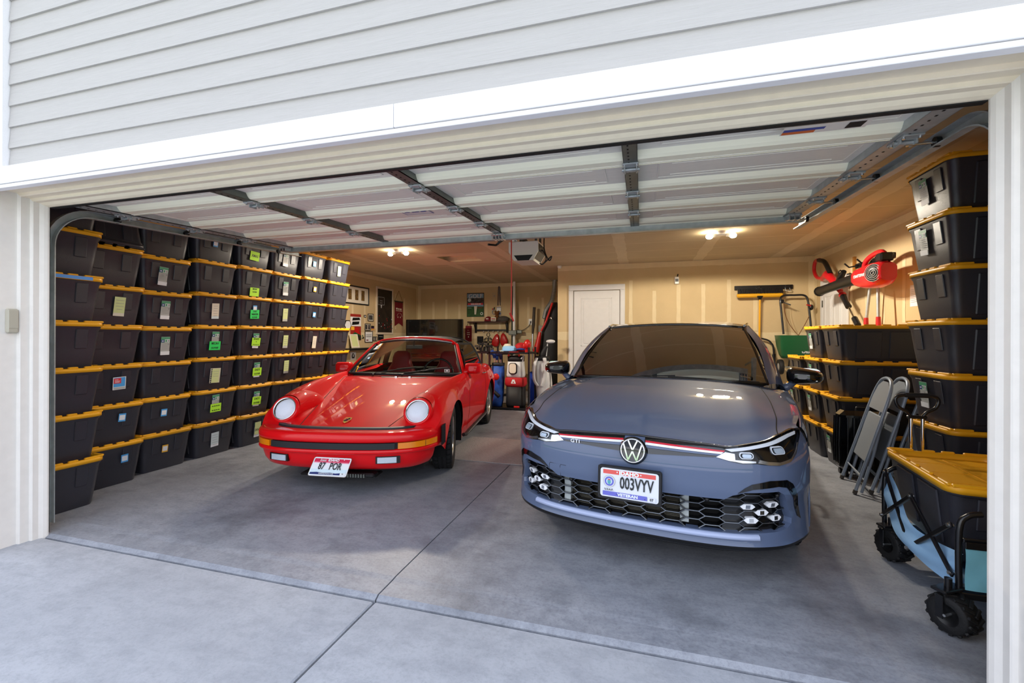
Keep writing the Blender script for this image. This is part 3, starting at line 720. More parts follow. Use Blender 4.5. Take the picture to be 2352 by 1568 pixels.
class Plan:
    """smooth plan curve with arclength parameter s (0 at centre, symmetric)"""
    def __init__(s,half):
        pts=cr([(-x,y,0) for x,y in half[::-1]][:-1]+[(x,y,0) for x,y in half],10)
        s.p=pts; s.l=[0]
        for a,b in zip(pts,pts[1:]): s.l.append(s.l[-1]+(b-a).length)
        c=s.l[-1]/2; s.l=[v-c for v in s.l]; s.max=c
    def at(s,t):
        t=max(min(t,s.max-1e-6),-s.max+1e-6)
        lo,hi=0,len(s.l)-1
        while hi-lo>1:
            k=(lo+hi)//2
            if s.l[k]<=t: lo=k
            else: hi=k
        f=(t-s.l[lo])/(s.l[hi]-s.l[lo]); p=s.p[lo].lerp(s.p[hi],f)
        def tan(i):
            a=s.p[max(i-1,0)]; b=s.p[min(i+1,len(s.p)-1)]; return (b-a).normalized()
        d=tan(lo).lerp(tan(hi),f).normalized()
        return p,V((d.y,-d.x,0))
m_tyre=mat('tyre rubber','1b1b1d',.7)
m_disc=mat('brake disc','8d8f92',.35,.9)
m_well=mat('wheel well','0b0b0c',.9)
def wheel(parent,c,R,W,rimR,face,style,m_rim,steer=0,name='wheel',m_rim2=None):
    """face=+1: outer side towards local +x"""
    mb=MB(); M=T(*c)@RZ(steer)@(RY(PI/2) if face>0 else RY(-PI/2))  # local z -> outward
    h=W/2
    prof=[(rimR,-h*.8),(rimR+.02,-h*.95),(R-.045,-h),(R-.012,-h*.93),(R-.004,-h*.84)]
    for k in range(-2,2): 
        z0=h*.84*(k/2)+.004; z1=h*.84*((k+1)/2)-.004
        prof+=[(R-.010,z0-.003),(R-.001,z0),(R-.001,z1),(R-.010,z1+.003)]
    prof+=[(R-.004,h*.84),(R-.012,h*.93),(R-.045,h),(rimR+.02,h*.95),(rimR,h*.8)]
    mb.lathe(prof,m_tyre,72,M)
    nb=36
    for k in range(nb):
        for q in(-1,1):
            A=M@RZ(2*PI*(k+(.5 if q>0 else 0))/nb)
            mb.add([(R+.0015,q*h*.50,-0)]+[(R+.001,q*h*.42,-.0)]+[(R+.0015,q*h*.86,.02)]+[(R-.008,q*h*.97,.02)],[],m_tyre,False,A)
            mb.box((R-.006,q*.02*R,q*h*.66),(.013,.012,h*.42),m_well,0,A@RX(q*.35)@T(0,0,0))
    r=mb.build(name,parent)
    rb=MB(); 
    rb.lathe([(rimR+.004,h*.8),(rimR+.004,h*.86),(rimR-.008,h*.86),(rimR-.02,h*.72),(rimR-.03,h*.1),(rimR-.03,-h*.8)],m_rim,48,M)
    rb.build('rim_barrel',r)
    sb=MB(); hub=.055
    if style=='petal':
        for k in range(5):
            A=M@RZ(2*PI*k/5+.3)
            P=[]
            for i in range(9):
                t=i/8; rr=hub*.6+(rimR-.02-hub*.6)*t; w=(.028+.045*math.sin(PI*min(t*.75+.1,1))) ; z=h*(.55+.18*t)
                P.append([V((rr,-w,z-.018)),V((rr,-w*.7,z)),V((rr,0,z+.006)),V((rr,w*.7,z)),V((rr,w,z-.018))])
            sb.grid(P,m_rim,True,M=A); sb.grid([r_[::-1] for r_ in P],m_rim,True,M=A@T(0,0,-.02))
    else:
        for k in range(5):
            for q in(-1,1):
                A=M@RZ(2*PI*k/5+.2)
                P=[]
                for i in range(7):
                    t=i/6; rr=hub*.5+(rimR-.012-hub*.5)*t; yy=q*(.012+.055*t**1.3); w=.016; z=h*(.45+.33*t)
                    P.append([V((rr,yy-w,z-.03)),V((rr,yy-w*.8,z)),V((rr,yy+w*.8,z)),V((rr,yy+w,z-.03))])
                sb.grid(P,m_rim,False,M=A)
    sb.lathe([(hub,h*.4),(hub,h*.6),(hub*.7,h*.68),(0,h*.70)],m_rim2 or m_rim,24,M)
    sb.build('spokes',r)
    db=MB(); db.lathe([(0,h*.05),(rimR-.05,h*.05),(rimR-.05,-h*.05),(0,-h*.05)],m_disc,32,M); db.lathe([(0,-h*.3),(rimR-.035,-h*.3)],m_well,32,M); db.build('brake_disc',r)
    return r
def arch_liner(parent,c,R,W,face):
    """inside of the wheel arch, open downwards"""
    mb=MB(); x0=c[0]+face*W/2; x1=c[0]-face*(W/2+.12); P=[[],[]]
    for k in range(25):
        a=-.35+(PI+.7)*k/24
        for q,x in enumerate((x0,x1)): P[q].append(V((x,c[1]+R*math.cos(a),c[2]+R*math.sin(a))))
    mb.grid(P,m_well,True); mb.add(P[1],[list(range(25))],m_well)
    return mb.build('wheel_arch_liner',parent)
def bil(c00,c10,c11,c01,nu=12,nv=10,bu=None):
    """curved quad patch; bu(u,v)->offset vector"""
    P=[]
    for i in range(nu+1):
        u=i/nu; r=[]
        for j in range(nv+1):
            v=j/nv; p=V(c00)*(1-u)*(1-v)+V(c10)*u*(1-v)+V(c11)*u*v+V(c01)*(1-u)*v
            if bu: p=p+V(bu(u,v))
            r.append(p)
        P.append(r)
    return P
# ================================================================ red targa
m_red=mat('red car paint','dc0812',.55,coat=.7,spec=.1,cr=.01)
m_gum=mat('black bumper rubber','1d1e22',.55)
m_amb=mat('amber lens','f08a10',.2,coat=1)
m_lens=thinglass('clear lens',(.95,.97,1),-.01,ior=1.15,gc=.6)
m_refl=mat('lamp reflector','dfe6ee',.15,1)
m_refw=mat('fluted lamp glass','cfdce8',.12,.3,coat=1,bump=.4,bscale=60,stretch=(10,1,1))
m_hl=mat('ribbed headlight glass','eef3fa',.35,bump=.35,bscale=45,stretch=(1,.05,1))
m_gls=thinglass('pale green car glass',(.80,.86,.80),-.005,ior=1.18,gc=.7)
m_seat=mat('oxblood leather','7d1420',.4,coat=.2)
m_int=mat('dark car interior','15130f',.8)
m_alu=mat('polished alloy','c9ccd0',.18,.95)
m_soft=mat('black vinyl roof','1a1a1a',.6,bump=.2,bscale=300)
m_plate=mat('plate white','e9eef2',.4)
CAR=thing('sports_car','red classic open-top sports car with round headlights parked beside the left totes','car',(-2.36,2.97,0),math.radians(10.8))
yt=[.20,.30,.40,.50,.62,.80,1.0,1.3,1.6,1.9,2.4,2.9,3.2,3.5,3.8,4.05,4.22]
zc=lambda y:(.53+.283*(y-.2)-.0555*(y-.2)**2) if y<=1.66 else interp([.2,.3,.4,.5,.62,.8,1.0,1.3,1.66,2.0,2.6,3.0,3.3,3.7,4.0,4.22],[.53,.553,.58,.605,.635,.68,.722,.775,.826,.84,.86,.92,.90,.79,.68,.55],y)
xh=lambda y:(.375+.205*(y-.2)) if y<=1.66 else interp([.2,.45,.8,1.1,1.4,1.66,2.4,3.0,3.6,4.22],[.375,.40,.475,.56,.635,.675,.69,.66,.5,.45],y)
zh=lambda y:zc(y)-((.014+.022*math.sin(PI*(y-.2)/1.46)) if y<=1.66 else interp([1.66,2.2,3.4,4.2],[.014,.012,.02,.03],y))
xf=lambda y:(.56+.1062*(y-.2)) if y<=1.66 else interp([.2,.4,.62,.8,1.0,1.3,1.66,2.4,3.0,3.5,4.22],[.56,.585,.605,.62,.645,.68,.715,.735,.74,.72,.5],y)
zf_=lambda y:interp([.2,.3,.4,.5,.62,.8,1.0,1.3,1.66,2.0,2.4,2.9,3.3,3.7,4.0,4.22],[.50,.53,.61,.72,.782,.818,.838,.853,.864,.868,.872,.89,.88,.79,.67,.52],y)
xs=lambda y:interp([.2,.3,.4,.62,.95,1.3,1.66,2.2,2.7,3.2,3.5,3.8,4.05,4.22],[.70,.765,.80,.818,.828,.815,.802,.803,.815,.842,.842,.815,.75,.62],y)
WF,WR,RW=.96,3.232,.312
def zb(y):
    b=interp([.2,.42,.60,.75,1.4,3.5,4.22],[.37,.35,.27,.20,.17,.17,.28],y)
    for yw,R in((WF,.352),(WR,.350)):
        d=abs(y-yw)
        if d<R: b=max(b,.31+math.sqrt(R*R-d*d))
    return b
NA,NV,NU,NL=8,8,9,7
def section(y):
    Z,Hx,Hz,Fx,Fz,Sx,B=zc(y),xh(y),zh(y),xf(y),zf_(y),xs(y),zb(y); o=[]
    for k in range(NA): t=k/NA; o.append((Hx*t,Z-(Z-Hz)*t*t))
    for k in range(NV): t=k/NV; s_=t*t*(3-2*t); o.append((Hx+(Fx-Hx)*t,Hz+(Fz-Hz)*s_))
    zs=min(.60,Fz-.03); a1=0 if B<zs else math.asin(min(1,(B-zs)/max(Fz-zs,1e-3)))
    for k in range(NU+1):
        a=PI/2+(a1-PI/2)*k/NU; o.append((Fx+(Sx-Fx)*math.cos(a),zs+(Fz-zs)*math.sin(a)))
    z0=o[-1][1]; x_0=o[-1][0]
    for k in range(1,NL+1):
        z=z0+(min(B,z0-1e-4)-z0)*k/NL; q=max(0,(zs-z))/.42; o.append((x_0-.05*q*q,z))
    return o
YS=sorted(set([round(.2+.04*k,3) for k in range(101) if .2+.04*k<4.22]+[1.66,1.72,2.80,4.22]+[round(yw+sg*R*math.cos(a),4) for yw,R in((WF,.352),(WR,.350)) for sg in(-1,1) for a in(.0,.12,.25,.4,.6,.8,1.0,1.2,1.4)]))
YS=[y for i,y in enumerate(YS) if i==0 or y-YS[i-1]>.004 or y in(1.66,1.72,2.80)]
GP=[]
for y in YS:
    s_=section(y); row=[V((-x,y,z)) for x,z in s_[::-1]][:-1]+[V((x,y,z)) for x,z in s_]; GP.append(row)
GN=gnormals(GP); n_=len(section(1.0)); C0=n_-1
iy=lambda v:min(range(len(YS)),key=lambda k:abs(YS[k]-v))
jh=NA; jf=NA+NV
i166,i172,i28,iE=iy(1.66),iy(1.72),iy(2.80),len(YS)-1
subgrid(GP,GN,0,i166,C0-jh,C0+jh,m_red,'hood',CAR,True)
for sg in(-1,1):
    a,b=(C0+jh,2*C0) if sg>0 else (0,C0-jh)
    subgrid(GP,GN,0,i172,a,b,m_red,'front_fender',CAR,True)
    a2,b2=(C0+jh,2*C0) if sg>0 else (0,C0-jh)
    subgrid(GP,GN,i172,i28,a2,b2,m_red,'door',CAR,True)
    subgrid(GP,GN,i28,iE,a2,b2,m_red,'rear_fender',CAR,True)
subgrid(GP,GN,iy(3.1),iE,C0-jh,C0+jh,m_red,'engine_lid',CAR,True)
subgrid(GP,GN,i166,i172,C0-jh,C0+jh,m_red,'cowl',CAR,True)
mb=MB(); mb.add(GP[-1],[list(range(len(GP[-1])))],m_red); mb.build('rear_panel',CAR)
# underbody and cockpit
mb=MB(); mb.bb(-.66,.35,.17,.66,.58,.45,m_well); mb.bb(-.45,.5,.18,.45,4.1,.5,m_well); mb.bb(-.74,1.36,.18,.74,2.84,.42,m_int)
mb.bb(-.72,1.66,.42,.72,1.80,.80,m_int,.02); mb.bb(-.66,2.82,.42,.66,3.2,.84,m_int); mb.build('cockpit_tub',CAR)
# seams
mb=MB()
def seam(pts,r=.0022): mb.tube(pts,r,m_gap,5)
for sg in(-1,1):
    mb=MB(); seam([GP[i][C0+sg*jh] for i in range(0,i166+1)],.003); mb.build('panel_seam',CAR)
    for ii in(i172,i28): mb=MB(); seam([GP[ii][C0+sg*j] for j in range(jf,n_-1)]); mb.build('panel_seam',CAR)
mb=MB(); seam([GP[i166][j] for j in range(C0-jh,C0+jh+1)],.003); mb.build('panel_seam',CAR)
# headlights with their fender tubes
for sg in(-1,1):
    cx,cy,cz=sg*.60,.375,.645; tl=math.radians(27)
    rings=[]
    for k in range(15):
        t=k/14; y=cy+.02+t*.48; an=tl*(1-t)**1.0; rr=.126+.004*t; c=V((cx+sg*.01*t,y,cz+.026*math.sin(PI*t*.8)-.07*t*t))
        rings.append([c+V((rr*math.cos(a),rr*math.sin(a)*math.sin(an),rr*math.sin(a)*math.cos(an))) for a in [2*PI*q/40 for q in range(40)]])
    mb=MB(); mb.grid([r_[::-1] for r_ in rings] if 1 else rings,m_red,True,False,True)
    A=T(cx,cy,cz)@RX(PI/2-tl)  # local z -> forward/up
    mb.lathe([(.126,-.024),(.124,-.006),(.116,.004),(.106,.006),(.100,.0)],m_red,48,A)
    mb.build('headlight_tube',CAR)
    hb=MB(); hb.lathe([(.102,-.004),(.103,.006),(.099,.010),(.094,.006)],m_chrome,48,A)
    h_=hb.build('headlight',CAR)
    lb=MB(); lb.lathe([(.0,.040),(.03,.039),(.055,.033),(.077,.022),(.095,.005)],m_lens,40,A); lb.build('lens',h_)
    rb=MB(); rb.lathe([(.0,.034),(.03,.033),(.055,.028),(.077,.018),(.094,.002)],m_hl,40,A); rb.lathe([(.094,.002),(.08,-.02),(.05,-.04),(.0,-.05)],m_hl,40,A); rb.sph((0,0,-.02),.018,m_refl,A); rb.bb(-.06,-.012,.008,.06,.012,.010,m_refl,M=A); rb.build('reflector',h_)
# bumper
PL=Plan([(0,0),(.2,.006),(.4,.03),(.55,.075),(.66,.14),(.73,.22),(.77,.31),(.785,.37)])
BZ=.025
ss=[PL.max*(-1+2*k/90)*.999 for k in range(91)]
def SB(s,z,d):
    p,n=PL.at(s); return V((p.x+n.x*d,p.y+n.y*d,z+BZ))
def band(prof,m,a=-1,b=1):
    P=[[SB(s,z,d) for d,z in prof] for s in [PL.max*.999*(a+(b-a)*k/80) for k in range(81)]]
    return P
mb=MB(); mb.grid(band([(-.20,.497),(-.05,.500),(-.02,.497),(-.004,.485),(.004,.462),(.004,.44),(-.002,.425),(-.008,.422),(-.03,.422)],m_red),m_red)
mb.grid(band([(-.03,.368),(-.006,.368),(.003,.362),(.004,.345),(-.002,.334),(-.012,.331),(-.04,.331)],m_red),m_red)
mb.grid(band([(-.03,.422),(-.03,.368)],m_gum),m_gum); mb.build('front_bumper',CAR)
mb=MB(); mb.grid(band([(-.025,.331),(-.03,.30),(-.045,.25),(-.075,.205),(-.12,.185),(-.22,.18)],m_red,-.985,.985),m_red); mb.build('front_valance',CAR)
mb=MB(); wrapped(mb,[(-.52,.371),(.52,.371),(.52,.419),(-.52,.419)],SB,-.03,.004,m_gum,(.04,.05)); mb.build('rubber_strip',CAR)
mb=MB(); mb.grid(band([(-.205,.497),(-.20,.510),(-.15,.512),(-.145,.499)],m_gum,-.93,.93),m_gum,False); mb.build('bumper_gasket',CAR)
for sg in(-1,1):
    mb=MB(); wrapped(mb,[(sg*.545,.372),(sg*.93,.372),(sg*.93,.418),(sg*.545,.418)],SB,-.03,.003,m_amb,(.03,.05)); 
    wrapped(mb,[(sg*.775,.372),(sg*.779,.372),(sg*.779,.418),(sg*.775,.418)],SB,.003,.0036,m_gap,(.03,.05)); mb.build('turn_signal',CAR)
    mb=MB(); P=[]
    for q in range(7):
        d=-.004 if q%2 else .008
        P.append([V((sg*(.808+d),.37+.022*q,z+BZ)) for z in(.33,.38,.44,.50)])
    mb.grid(P,m_gum,False); mb.build('bumper_bellows',CAR,fix=True)
    A_=[(sg*.37,.255),(sg*.565,.255),(sg*.565,.312),(sg*.37,.312)]
    mb=MB(); wrapped(mb,A_,SB,-.06,-.018,m_black,(.04,.05)); f_=mb.build('fog_light',CAR)
    mb=MB(); wrapped(mb,[(sg*.385,.261),(sg*.535,.261),(sg*.535,.306),(sg*.385,.306)],SB,-.02,-.012,m_refw,(.03,.05)); mb.build('lens',f_)
# oil cooler lip and plate
mb=MB(); mb.bb(-.33,.16,.135,.33,.30,.155,m_well,.01); mb.bb(-.05,.10,.15,.33,.2,.185,m_black,.01)
for q in range(12): mb.bb(.0+.022*q,.09,.152,.012+.022*q,.10,.18,m_steeld)
mb.build('oil_cooler',CAR)
pc=mat('plate red','d0214c',.4); pc2=mat('plate pink','ee8ea6',.4); pn=mat('plate navy','1f2f6e',.4); pk=mat('plate ink','26292c',.4); pb=mat('plate pale blue','d3e9f2',.4)
els=[('p',rrect(.305,.152,.014),m_plate),('r',-.144,.038,.144,.066,pc),('r',-.144,.030,.144,.038,pc2),('r',-.144,-.05,.144,-.02,pb),('p',[(-.144,-.066),(.144,-.066),(.144,-.052),(.10,-.049),(.06,-.053),(.02,-.048),(-.04,-.052),(-.09,-.046),(-.144,-.05)],pn),('r',.10,-.066,.144,-.048,m_plate),
 ('t','Scenic',-.072,.051,.026,m_plate,.8,.0004,.3),('t','IDAHO',.015,.052,.028,m_plate,1.0,.0012),('t','87',-.068,.0,.082,pk,.62,.0012),('t','POR',.045,.0,.082,pk,.62,.0012),('c',-.10,.058,0,.003,pk),('c',.10,.058,0,.004,m_plate),('t','FAMOUS POTATOES',-.01,-.060,.013,m_plate,1,.0002),('t','06',.122,-.057,.014,pk)]
els=[e if not(e[0]=='c' and len(e)==6) else ('c',e[1],e[2],e[4],e[5]) for e in els]
A=T(.035,-.040,.272)@RX(PI/2)@RX(math.radians(-42))@RZ(-.02)
mb=panel(els,A); mb.prism(rrect(.311,.158,.016),-.003,.0003,m_chrome,A); mb.build('license_plate',CAR,label='white licence plate with a red top band')
# crest
A=T(0,.315,.569)@RX(math.radians(19))@SCL(1.25,1.5,1); mb=panel([('p',[(-.022,.03),(.022,.03),(.026,.01),(.018,-.02),(0,-.036),(-.018,-.02),(-.026,.01)],mat('crest gold','e2b85a',.35,.3)),('r',-.018,.004,-.002,.02,m_lr),('r',.002,-.016,.018,.0,m_lr),('p',[(-.008,.012),(.008,.012),(.008,-.006),(0,-.014),(-.008,-.006)],m_gap),('r',-.018,-.014,-.003,.0,m_gap),('r',.003,.004,.018,.02,m_gap)],A); mb.build('hood_crest',CAR)
# cowl grille and wipers
mb=MB(); zz=lambda x,y:zc(y)-(zc(y)-zh(y))*(x/xh(y))**2
mb.add([(x,y,zz(x,y)+.003) for x,y in((-.20,1.585),(.30,1.585),(.34,1.625),(-.22,1.625))],[(0,1,2,3)],m_black)
for x in(-.03,.13): mb.bb(x-.012,1.585,zz(x,1.6)-.0,x+.012,1.626,zz(x,1.6)+.012,m_chrome)
mb.build('cowl_grille',CAR)
# windscreen
BL,BR=V((-.685,1.80,.845)),V((.685,1.80,.845)); TL,TR=V((-.50,2.24,1.20)),V((.50,2.24,1.20))
wb=lambda u,v:(0,-.13*(1-(2*u-1)**2)*(1-v*.45)-.02*math.sin(PI*v),.045*v*(1-(2*u-1)**2)-.0*(1-v))
WS=bil(BL,BR,TR,TL,20,10,wb)
mb=MB(); mb.grid([r_[::-1] for r_ in WS],m_gls); mb.build('windscreen',CAR)
edge=[r_[0] for r_ in WS]; top=[r_[-1] for r_ in WS]; lft=WS[0]; rgt=WS[-1]
loop=edge+rgt[1:]+top[::-1][1:]+lft[::-1][1:-1]
mb=MB(); mb.tube(loop,.014,m_gum,8,True); mb.tube([p+V((0,-.012,.004)) for p in top],.004,m_chrome,6); g_=mb.build('windscreen_seal',CAR)
def inset(W,k): # black border painted on the glass edge is the rubber itself
    return W
mb=MB()
outer=[lft[i]+V((-.012,.02,.0)) for i in range(len(lft))]
mb.tube([BL+V((-.02,.0,-.04))]+[p+V((-.022,.022,.006)) for p in lft[1:-1]]+[p+V((0,.03,.014)) for p in top[1:-1]]+[p+V((.022,.022,.006)) for p in rgt[::-1][1:-1]]+[BR+V((.02,0,-.04))],.024,m_red,10); mb.build('windscreen_frame',CAR)
mb=MB()
for bx,tx in((-.33,.02),(.02,.40)):
    b0=V((bx,1.652,.84)); e0=V((tx+.02,1.77,.905)); mb.tube([b0,b0+V((.03,.02,.025)),e0],.006,m_black,6)
    mb.sph(tuple(b0),.014,m_black); mb.tube([e0+V((-.20,-.045,-.02)),e0+V((0,.0,0)),e0+V((.17,.03,.012))],.006,m_black,6); mb.tube([e0+V((-.12,-.02,0)),e0+V((.1,.02,.02))],.004,m_steeld,6)
mb.build('wipers',CAR)
# roof panel, roll hoop, rear window, side glass
RT=bil((-.50,2.26,1.215),(.50,2.26,1.215),(.53,2.86,1.215),(-.53,2.86,1.215),14,8,lambda u,v:(0,0,.055*(1-(2*u-1)**4)+.02*math.sin(PI*v)))
mb=MB(); mb.grid([r_[::-1] for r_ in RT],m_soft); mb.build('roof_panel',CAR,fix=False)
hoop=cr([(-.70,2.90,.86),(-.66,2.89,1.0),(-.58,2.87,1.17),(-.40,2.86,1.262),(0,2.86,1.28),(.40,2.86,1.262),(.58,2.87,1.17),(.66,2.89,1.0),(.70,2.90,.86)],6)
mb=MB(); P=[[p+V((0,-.03,0)),p+V((0,-.03,.012)),p+V((0,.17,-.0)),p+V((0,.17,-.02))] for p in hoop]; mb.grid(P,m_soft,True); mb.build('roll_hoop',CAR)
RG=bil((-.64,2.98,.93),(.64,2.98,.93),(.52,2.99,1.235),(-.52,2.99,1.235),16,8,lambda u,v:(0,.55*(1-v)**1.3*(1-(2*u-1)**4)+.02,.0))
mb=MB(); mb.grid(RG,m_gls); mb.build('rear_window',CAR)
for sg in(-1,1):
    q=[(sg*.715,1.90,.875),(sg*.745,2.84,.885),(sg*.60,2.84,1.185),(sg*.53,2.27,1.195)]
    W_=bil(*q,12,6,lambda u,v:(sg*.02*math.sin(PI*v),0,0)); mb=MB(); mb.grid(W_ if sg<0 else [r_[::-1] for r_ in W_],m_gls); w_=mb.build('side_window',CAR)
    mb=MB(); lp=[r_[0] for r_ in W_]+W_[-1][1:]+[r_[-1] for r_ in W_[::-1]][1:]+W_[0][::-1][1:-1]; mb.tube(lp,.013,m_gum,6,True); mb.tube([(sg*.665,2.12,.88),(sg*.60,2.28,1.13)],.008,m_gum,6); mb.build('window_frame',w_)
    # mirror
    mb=MB(); A=T(sg*.80,1.90,.905)@RZ(sg*-.12); P=[]
    for k,(x_,w_h,h_h) in enumerate(((-.055,.03,.03),(-.045,.085,.052),(0,.10,.064),(.045,.098,.062),(.05,.09,.058))):
        P.append([V((a,x_,b+.0)) for a,b in rrect(w_h*2,h_h*2,min(w_h,h_h)*.55,4)])
    mb.grid(P,m_red,True,False,True,M=A); mb.add(P[0],[list(range(len(P[0])))],m_red,False,A)
    mb.tube([(sg*.70,1.86,.85),(sg*.74,1.89,.88),(sg*.79,1.895,.89)],[.045,.032,.026],m_red,10); o=mb.build('wing_mirror',CAR,fix=True)
    mb=MB(); mb.add([(a,.051,b) for a,b in rrect(.15,.098,.03,4)],[list(range(20))],m_chrome,False,A); mb.build('mirror_glass',o)
    # rocker trim and handle
    mb=MB(); mb.tube([(sg*.80,1.36,.235),(sg*.812,1.42,.225),(sg*.815,2.82,.225),(sg*.81,2.86,.235)],.02,m_gum,8); mb.tube([(sg*.825,1.44,.228),(sg*.832,2.8,.228)],.006,m_alu,6); mb.build('rocker_trim',CAR)
    mb=MB(); mb.tube(cr([(sg*.805,2.60,.80),(sg*.835,2.62,.80),(sg*.838,2.72,.80),(sg*.808,2.75,.80)],4),.008,m_chrome,8); mb.build('door_handle',CAR)
    # seats
    mb=MB(); 
    P=[]
    for (z,y,w,d) in((.45,2.52,.20,.10),(.65,2.58,.22,.09),(.82,2.63,.19,.075),(.92,2.655,.135,.065),(1.0,2.67,.13,.06),(1.06,2.68,.11,.05),(1.085,2.685,.07,.03)): P.append([V((sg*.33+a,y+b,z)) for a,b in rrect(w*2,d*2,d*.8,4)])
    mb.grid([r_[::-1] for r_ in P][::1],m_seat,True,False,True); mb.add(P[-1],[list(range(20))],m_seat); mb.box((sg*.33,2.3,.46),(.42,.5,.14),m_seat,.05); mb.build('seat',CAR,fix=True)
mb=MB(); mb.tube([(.33+.19*math.cos(a),2.07+.05*math.sin(a),.82+.185*math.sin(a)) for a in [2*PI*k/24 for k in range(24)]],.013,m_black,6,True); mb.cyl((.33,2.07,.82),(.33,1.85,.74),.03,m_black); mb.bb(.15,2.06,.81,.51,2.08,.83,m_black); mb.build('steering_wheel',CAR)
mb=MB(); mb.box((0,1.90,.80),(1.3,.25,.10),m_int,.04); mb.build('dashboard',CAR)
mb=MB(); mb.box((0,2.17,1.15),(.22,.02,.055),m_black,.01); mb.cyl((0,2.15,1.17),(0,2.18,1.23),.008,m_black); mb.build('rear_view_mirror',CAR)
A=T(.50,1.700,.885)@RZ(.35)@RX(PI/2-.75)
mb=panel([('r',-.03,-.022,.03,.022,m_lw),('r',-.024,-.016,.024,.016,m_gap),('r',-.014,-.01,.014,.01,m_lw)],T(.52,1.765,.885)@RZ(.30)@RX(PI/2-.70)); mb.build('windscreen_sticker',CAR)
for sg in(-1,1):
    wheel(CAR,(sg*.69,WF,RW),.312,.195,.205,sg,'petal',m_alu,math.radians(9),'front_wheel')
    wheel(CAR,(sg*.705,WR,RW),.312,.215,.205,sg,'petal',m_alu,0,'rear_wheel')
    arch_liner(CAR,(sg*.69,WF,.31),.352,.2,sg); arch_liner(CAR,(sg*.70,WR,.31),.350,.22,sg)
mb=MB(); P=[[V((x,4.22+d,z)) for d,z in((-.05,.52),(.06,.50),(.07,.44),(.0,.40))] for x in(-.70,-.4,0,.4,.70)]; mb.grid(P,m_red); mb.build('rear_bumper',CAR,fix=True)
mb=MB(); mb.bb(-.6,4.2,.56,.6,4.235,.66,m_lr,.01); mb.build('rear_light_strip',CAR)
# ---- front surface of the grey hatchback, s along the plan curve, z up, d outward
GPL=Plan([(0,0),(.25,.008),(.45,.036),(.60,.088),(.72,.172),(.80,.285),(.862,.43),(.888,.60),(.898,.85),(.90,1.2)])
GDZ=([.13,.155,.18,.20,.225,.26,.40,.47,.52,.60,.66,.70,.75,.82,.90],[-.10,-.06,-.03,-.012,-.002,-.010,-.022,-.008,.0,.0,-.008,-.022,-.062,-.15,-.26])
def SG(s,z,d):
    p,n=GPL.at(s); k=interp([0,.75,1.1,1.4],[1,.9,.45,.2],abs(s))
    q=interp(GDZ[0],GDZ[1],z)*k+d
    return V((p.x+n.x*q,p.y+n.y*q,z))
GLOC=(-.04,2.50,0); GYAW=math.radians(-9.8)
# ================================================================ grey hatchback
m_gry=mat('grey blue car paint','586683',.6,coat=1,spec=.2,cr=.01)
m_pb=mat('piano black','0a0b0d',.12,coat=1)
m_rad=mat('radiator fins','5a564c',.5,.6)
m_brt=mat('bright trim edge','9da4ae',.25,.8)
m_dgl=thinglass('dark tinted glass',(.07,.075,.065),-.01,ior=1.32,gc=.6)
m_stripe=mat('red stripe','d01f35',.3,coat=.5); m_sil=mat('silver stripe','f2f4f8',.2,.3,coat=.5)
m_drl=mat('lamp light guide','f4f6fa',.25)
HB=thing('hatchback_car','blue-grey hatchback car parked nose out beside the right-hand totes','car',GLOC,GYAW)
SM=1.06
zt_=lambda s:interp([0,.40,.469,.686,.90,1.084],[.748,.733,.727,.757,.785,.800],abs(s))
def mir(p): return p+[(-a,b) for a,b in p[::-1]]
mb=MB()
lob=[(.148,.470),(.45,.470),(.487,.493),(.544,.510),(.72,.514),(.758,.495),(.785,.456),(.843,.357),(.836,.332),(.80,.316),(.734,.306),(.495,.301)]
topR=[(SM,zt_(SM)),(.95,zt_(.95)),(.86,zt_(.86)),(.75,zt_(.75)),(.6,zt_(.6)),(.469,zt_(.469)),(.2,zt_(.2))]
lowR=[(0,.470),(.45,.470),(.487,.493),(.544,.510),(.72,.514),(.758,.495),(.785,.456),(SM,.456)]
half=lowR+topR
poly=[(a,b) for a,b in half]+[(0,zt_(0))]+[(-a,b) for a,b in topR[::-1]]+[(-a,b) for a,b in lowR[::-1][:-1]]
wrapped(mb,poly,SG,-.05,0,m_gry,(.035,.02)); mb.build('front_bumper',HB)
for sg in(-1,1):
    mb=MB(); p=[(sg*a,b) for a,b in((.785,.456),(SM,.456),(SM,.238),(.60,.238),(.495,.301),(.734,.306),(.80,.316),(.836,.332),(.843,.357))]
    wrapped(mb,p,SG,-.05,0,m_gry,(.03,.02)); mb.build('bumper_corner',HB)
    ac=[(.51,.506),(.544,.534),(.578,.553),(.671,.571),(.771,.569),(.815,.545),(.87,.48),(.91,.40),(.93,.34),(.895,.36),(.836,.465),(.771,.530),(.718,.540),(.584,.528)]
    mb=MB(); wrapped(mb,[(sg*a,b) for a,b in ac],SG,-.01,.004,m_pb,.03); mb.build('air_curtain_trim',HB)
mb=MB(); wrapped(mb,[(-.495,.301),(-.60,.238),(.60,.238),(.495,.301)],SG,-.05,0,m_gry,(.04,.015)); mb.build('front_lip',HB)
mb=MB(); P=[[SG(s,z,d) for z,d in((.272,.0),(.274,.014),(.292,.012),(.297,.0))] for s in [-.62+1.24*k/40 for k in range(41)]]; mb.grid(P,mat('light lip strip','a9b6d8',.3,coat=.5),True); mb.build('splitter_strip',HB)
mb=MB(); P=[[SG(s,z,d) for z,d in((.239,-.002),(.222,-.004),(.205,-.02),(.195,-.08))] for s in [-SM+2*SM*k/60 for k in range(61)]]; mb.grid(P,m_black,True); mb.build('front_skirt',HB)
mb=MB(); P=[[SG(s,z,-.075) for z in(.16,.3,.42,.56,.70)] for s in [-SM+2*SM*k/50 for k in range(51)]]; mb.grid(P,m_well,True); mb.build('bumper_backing',HB)
mb=MB()
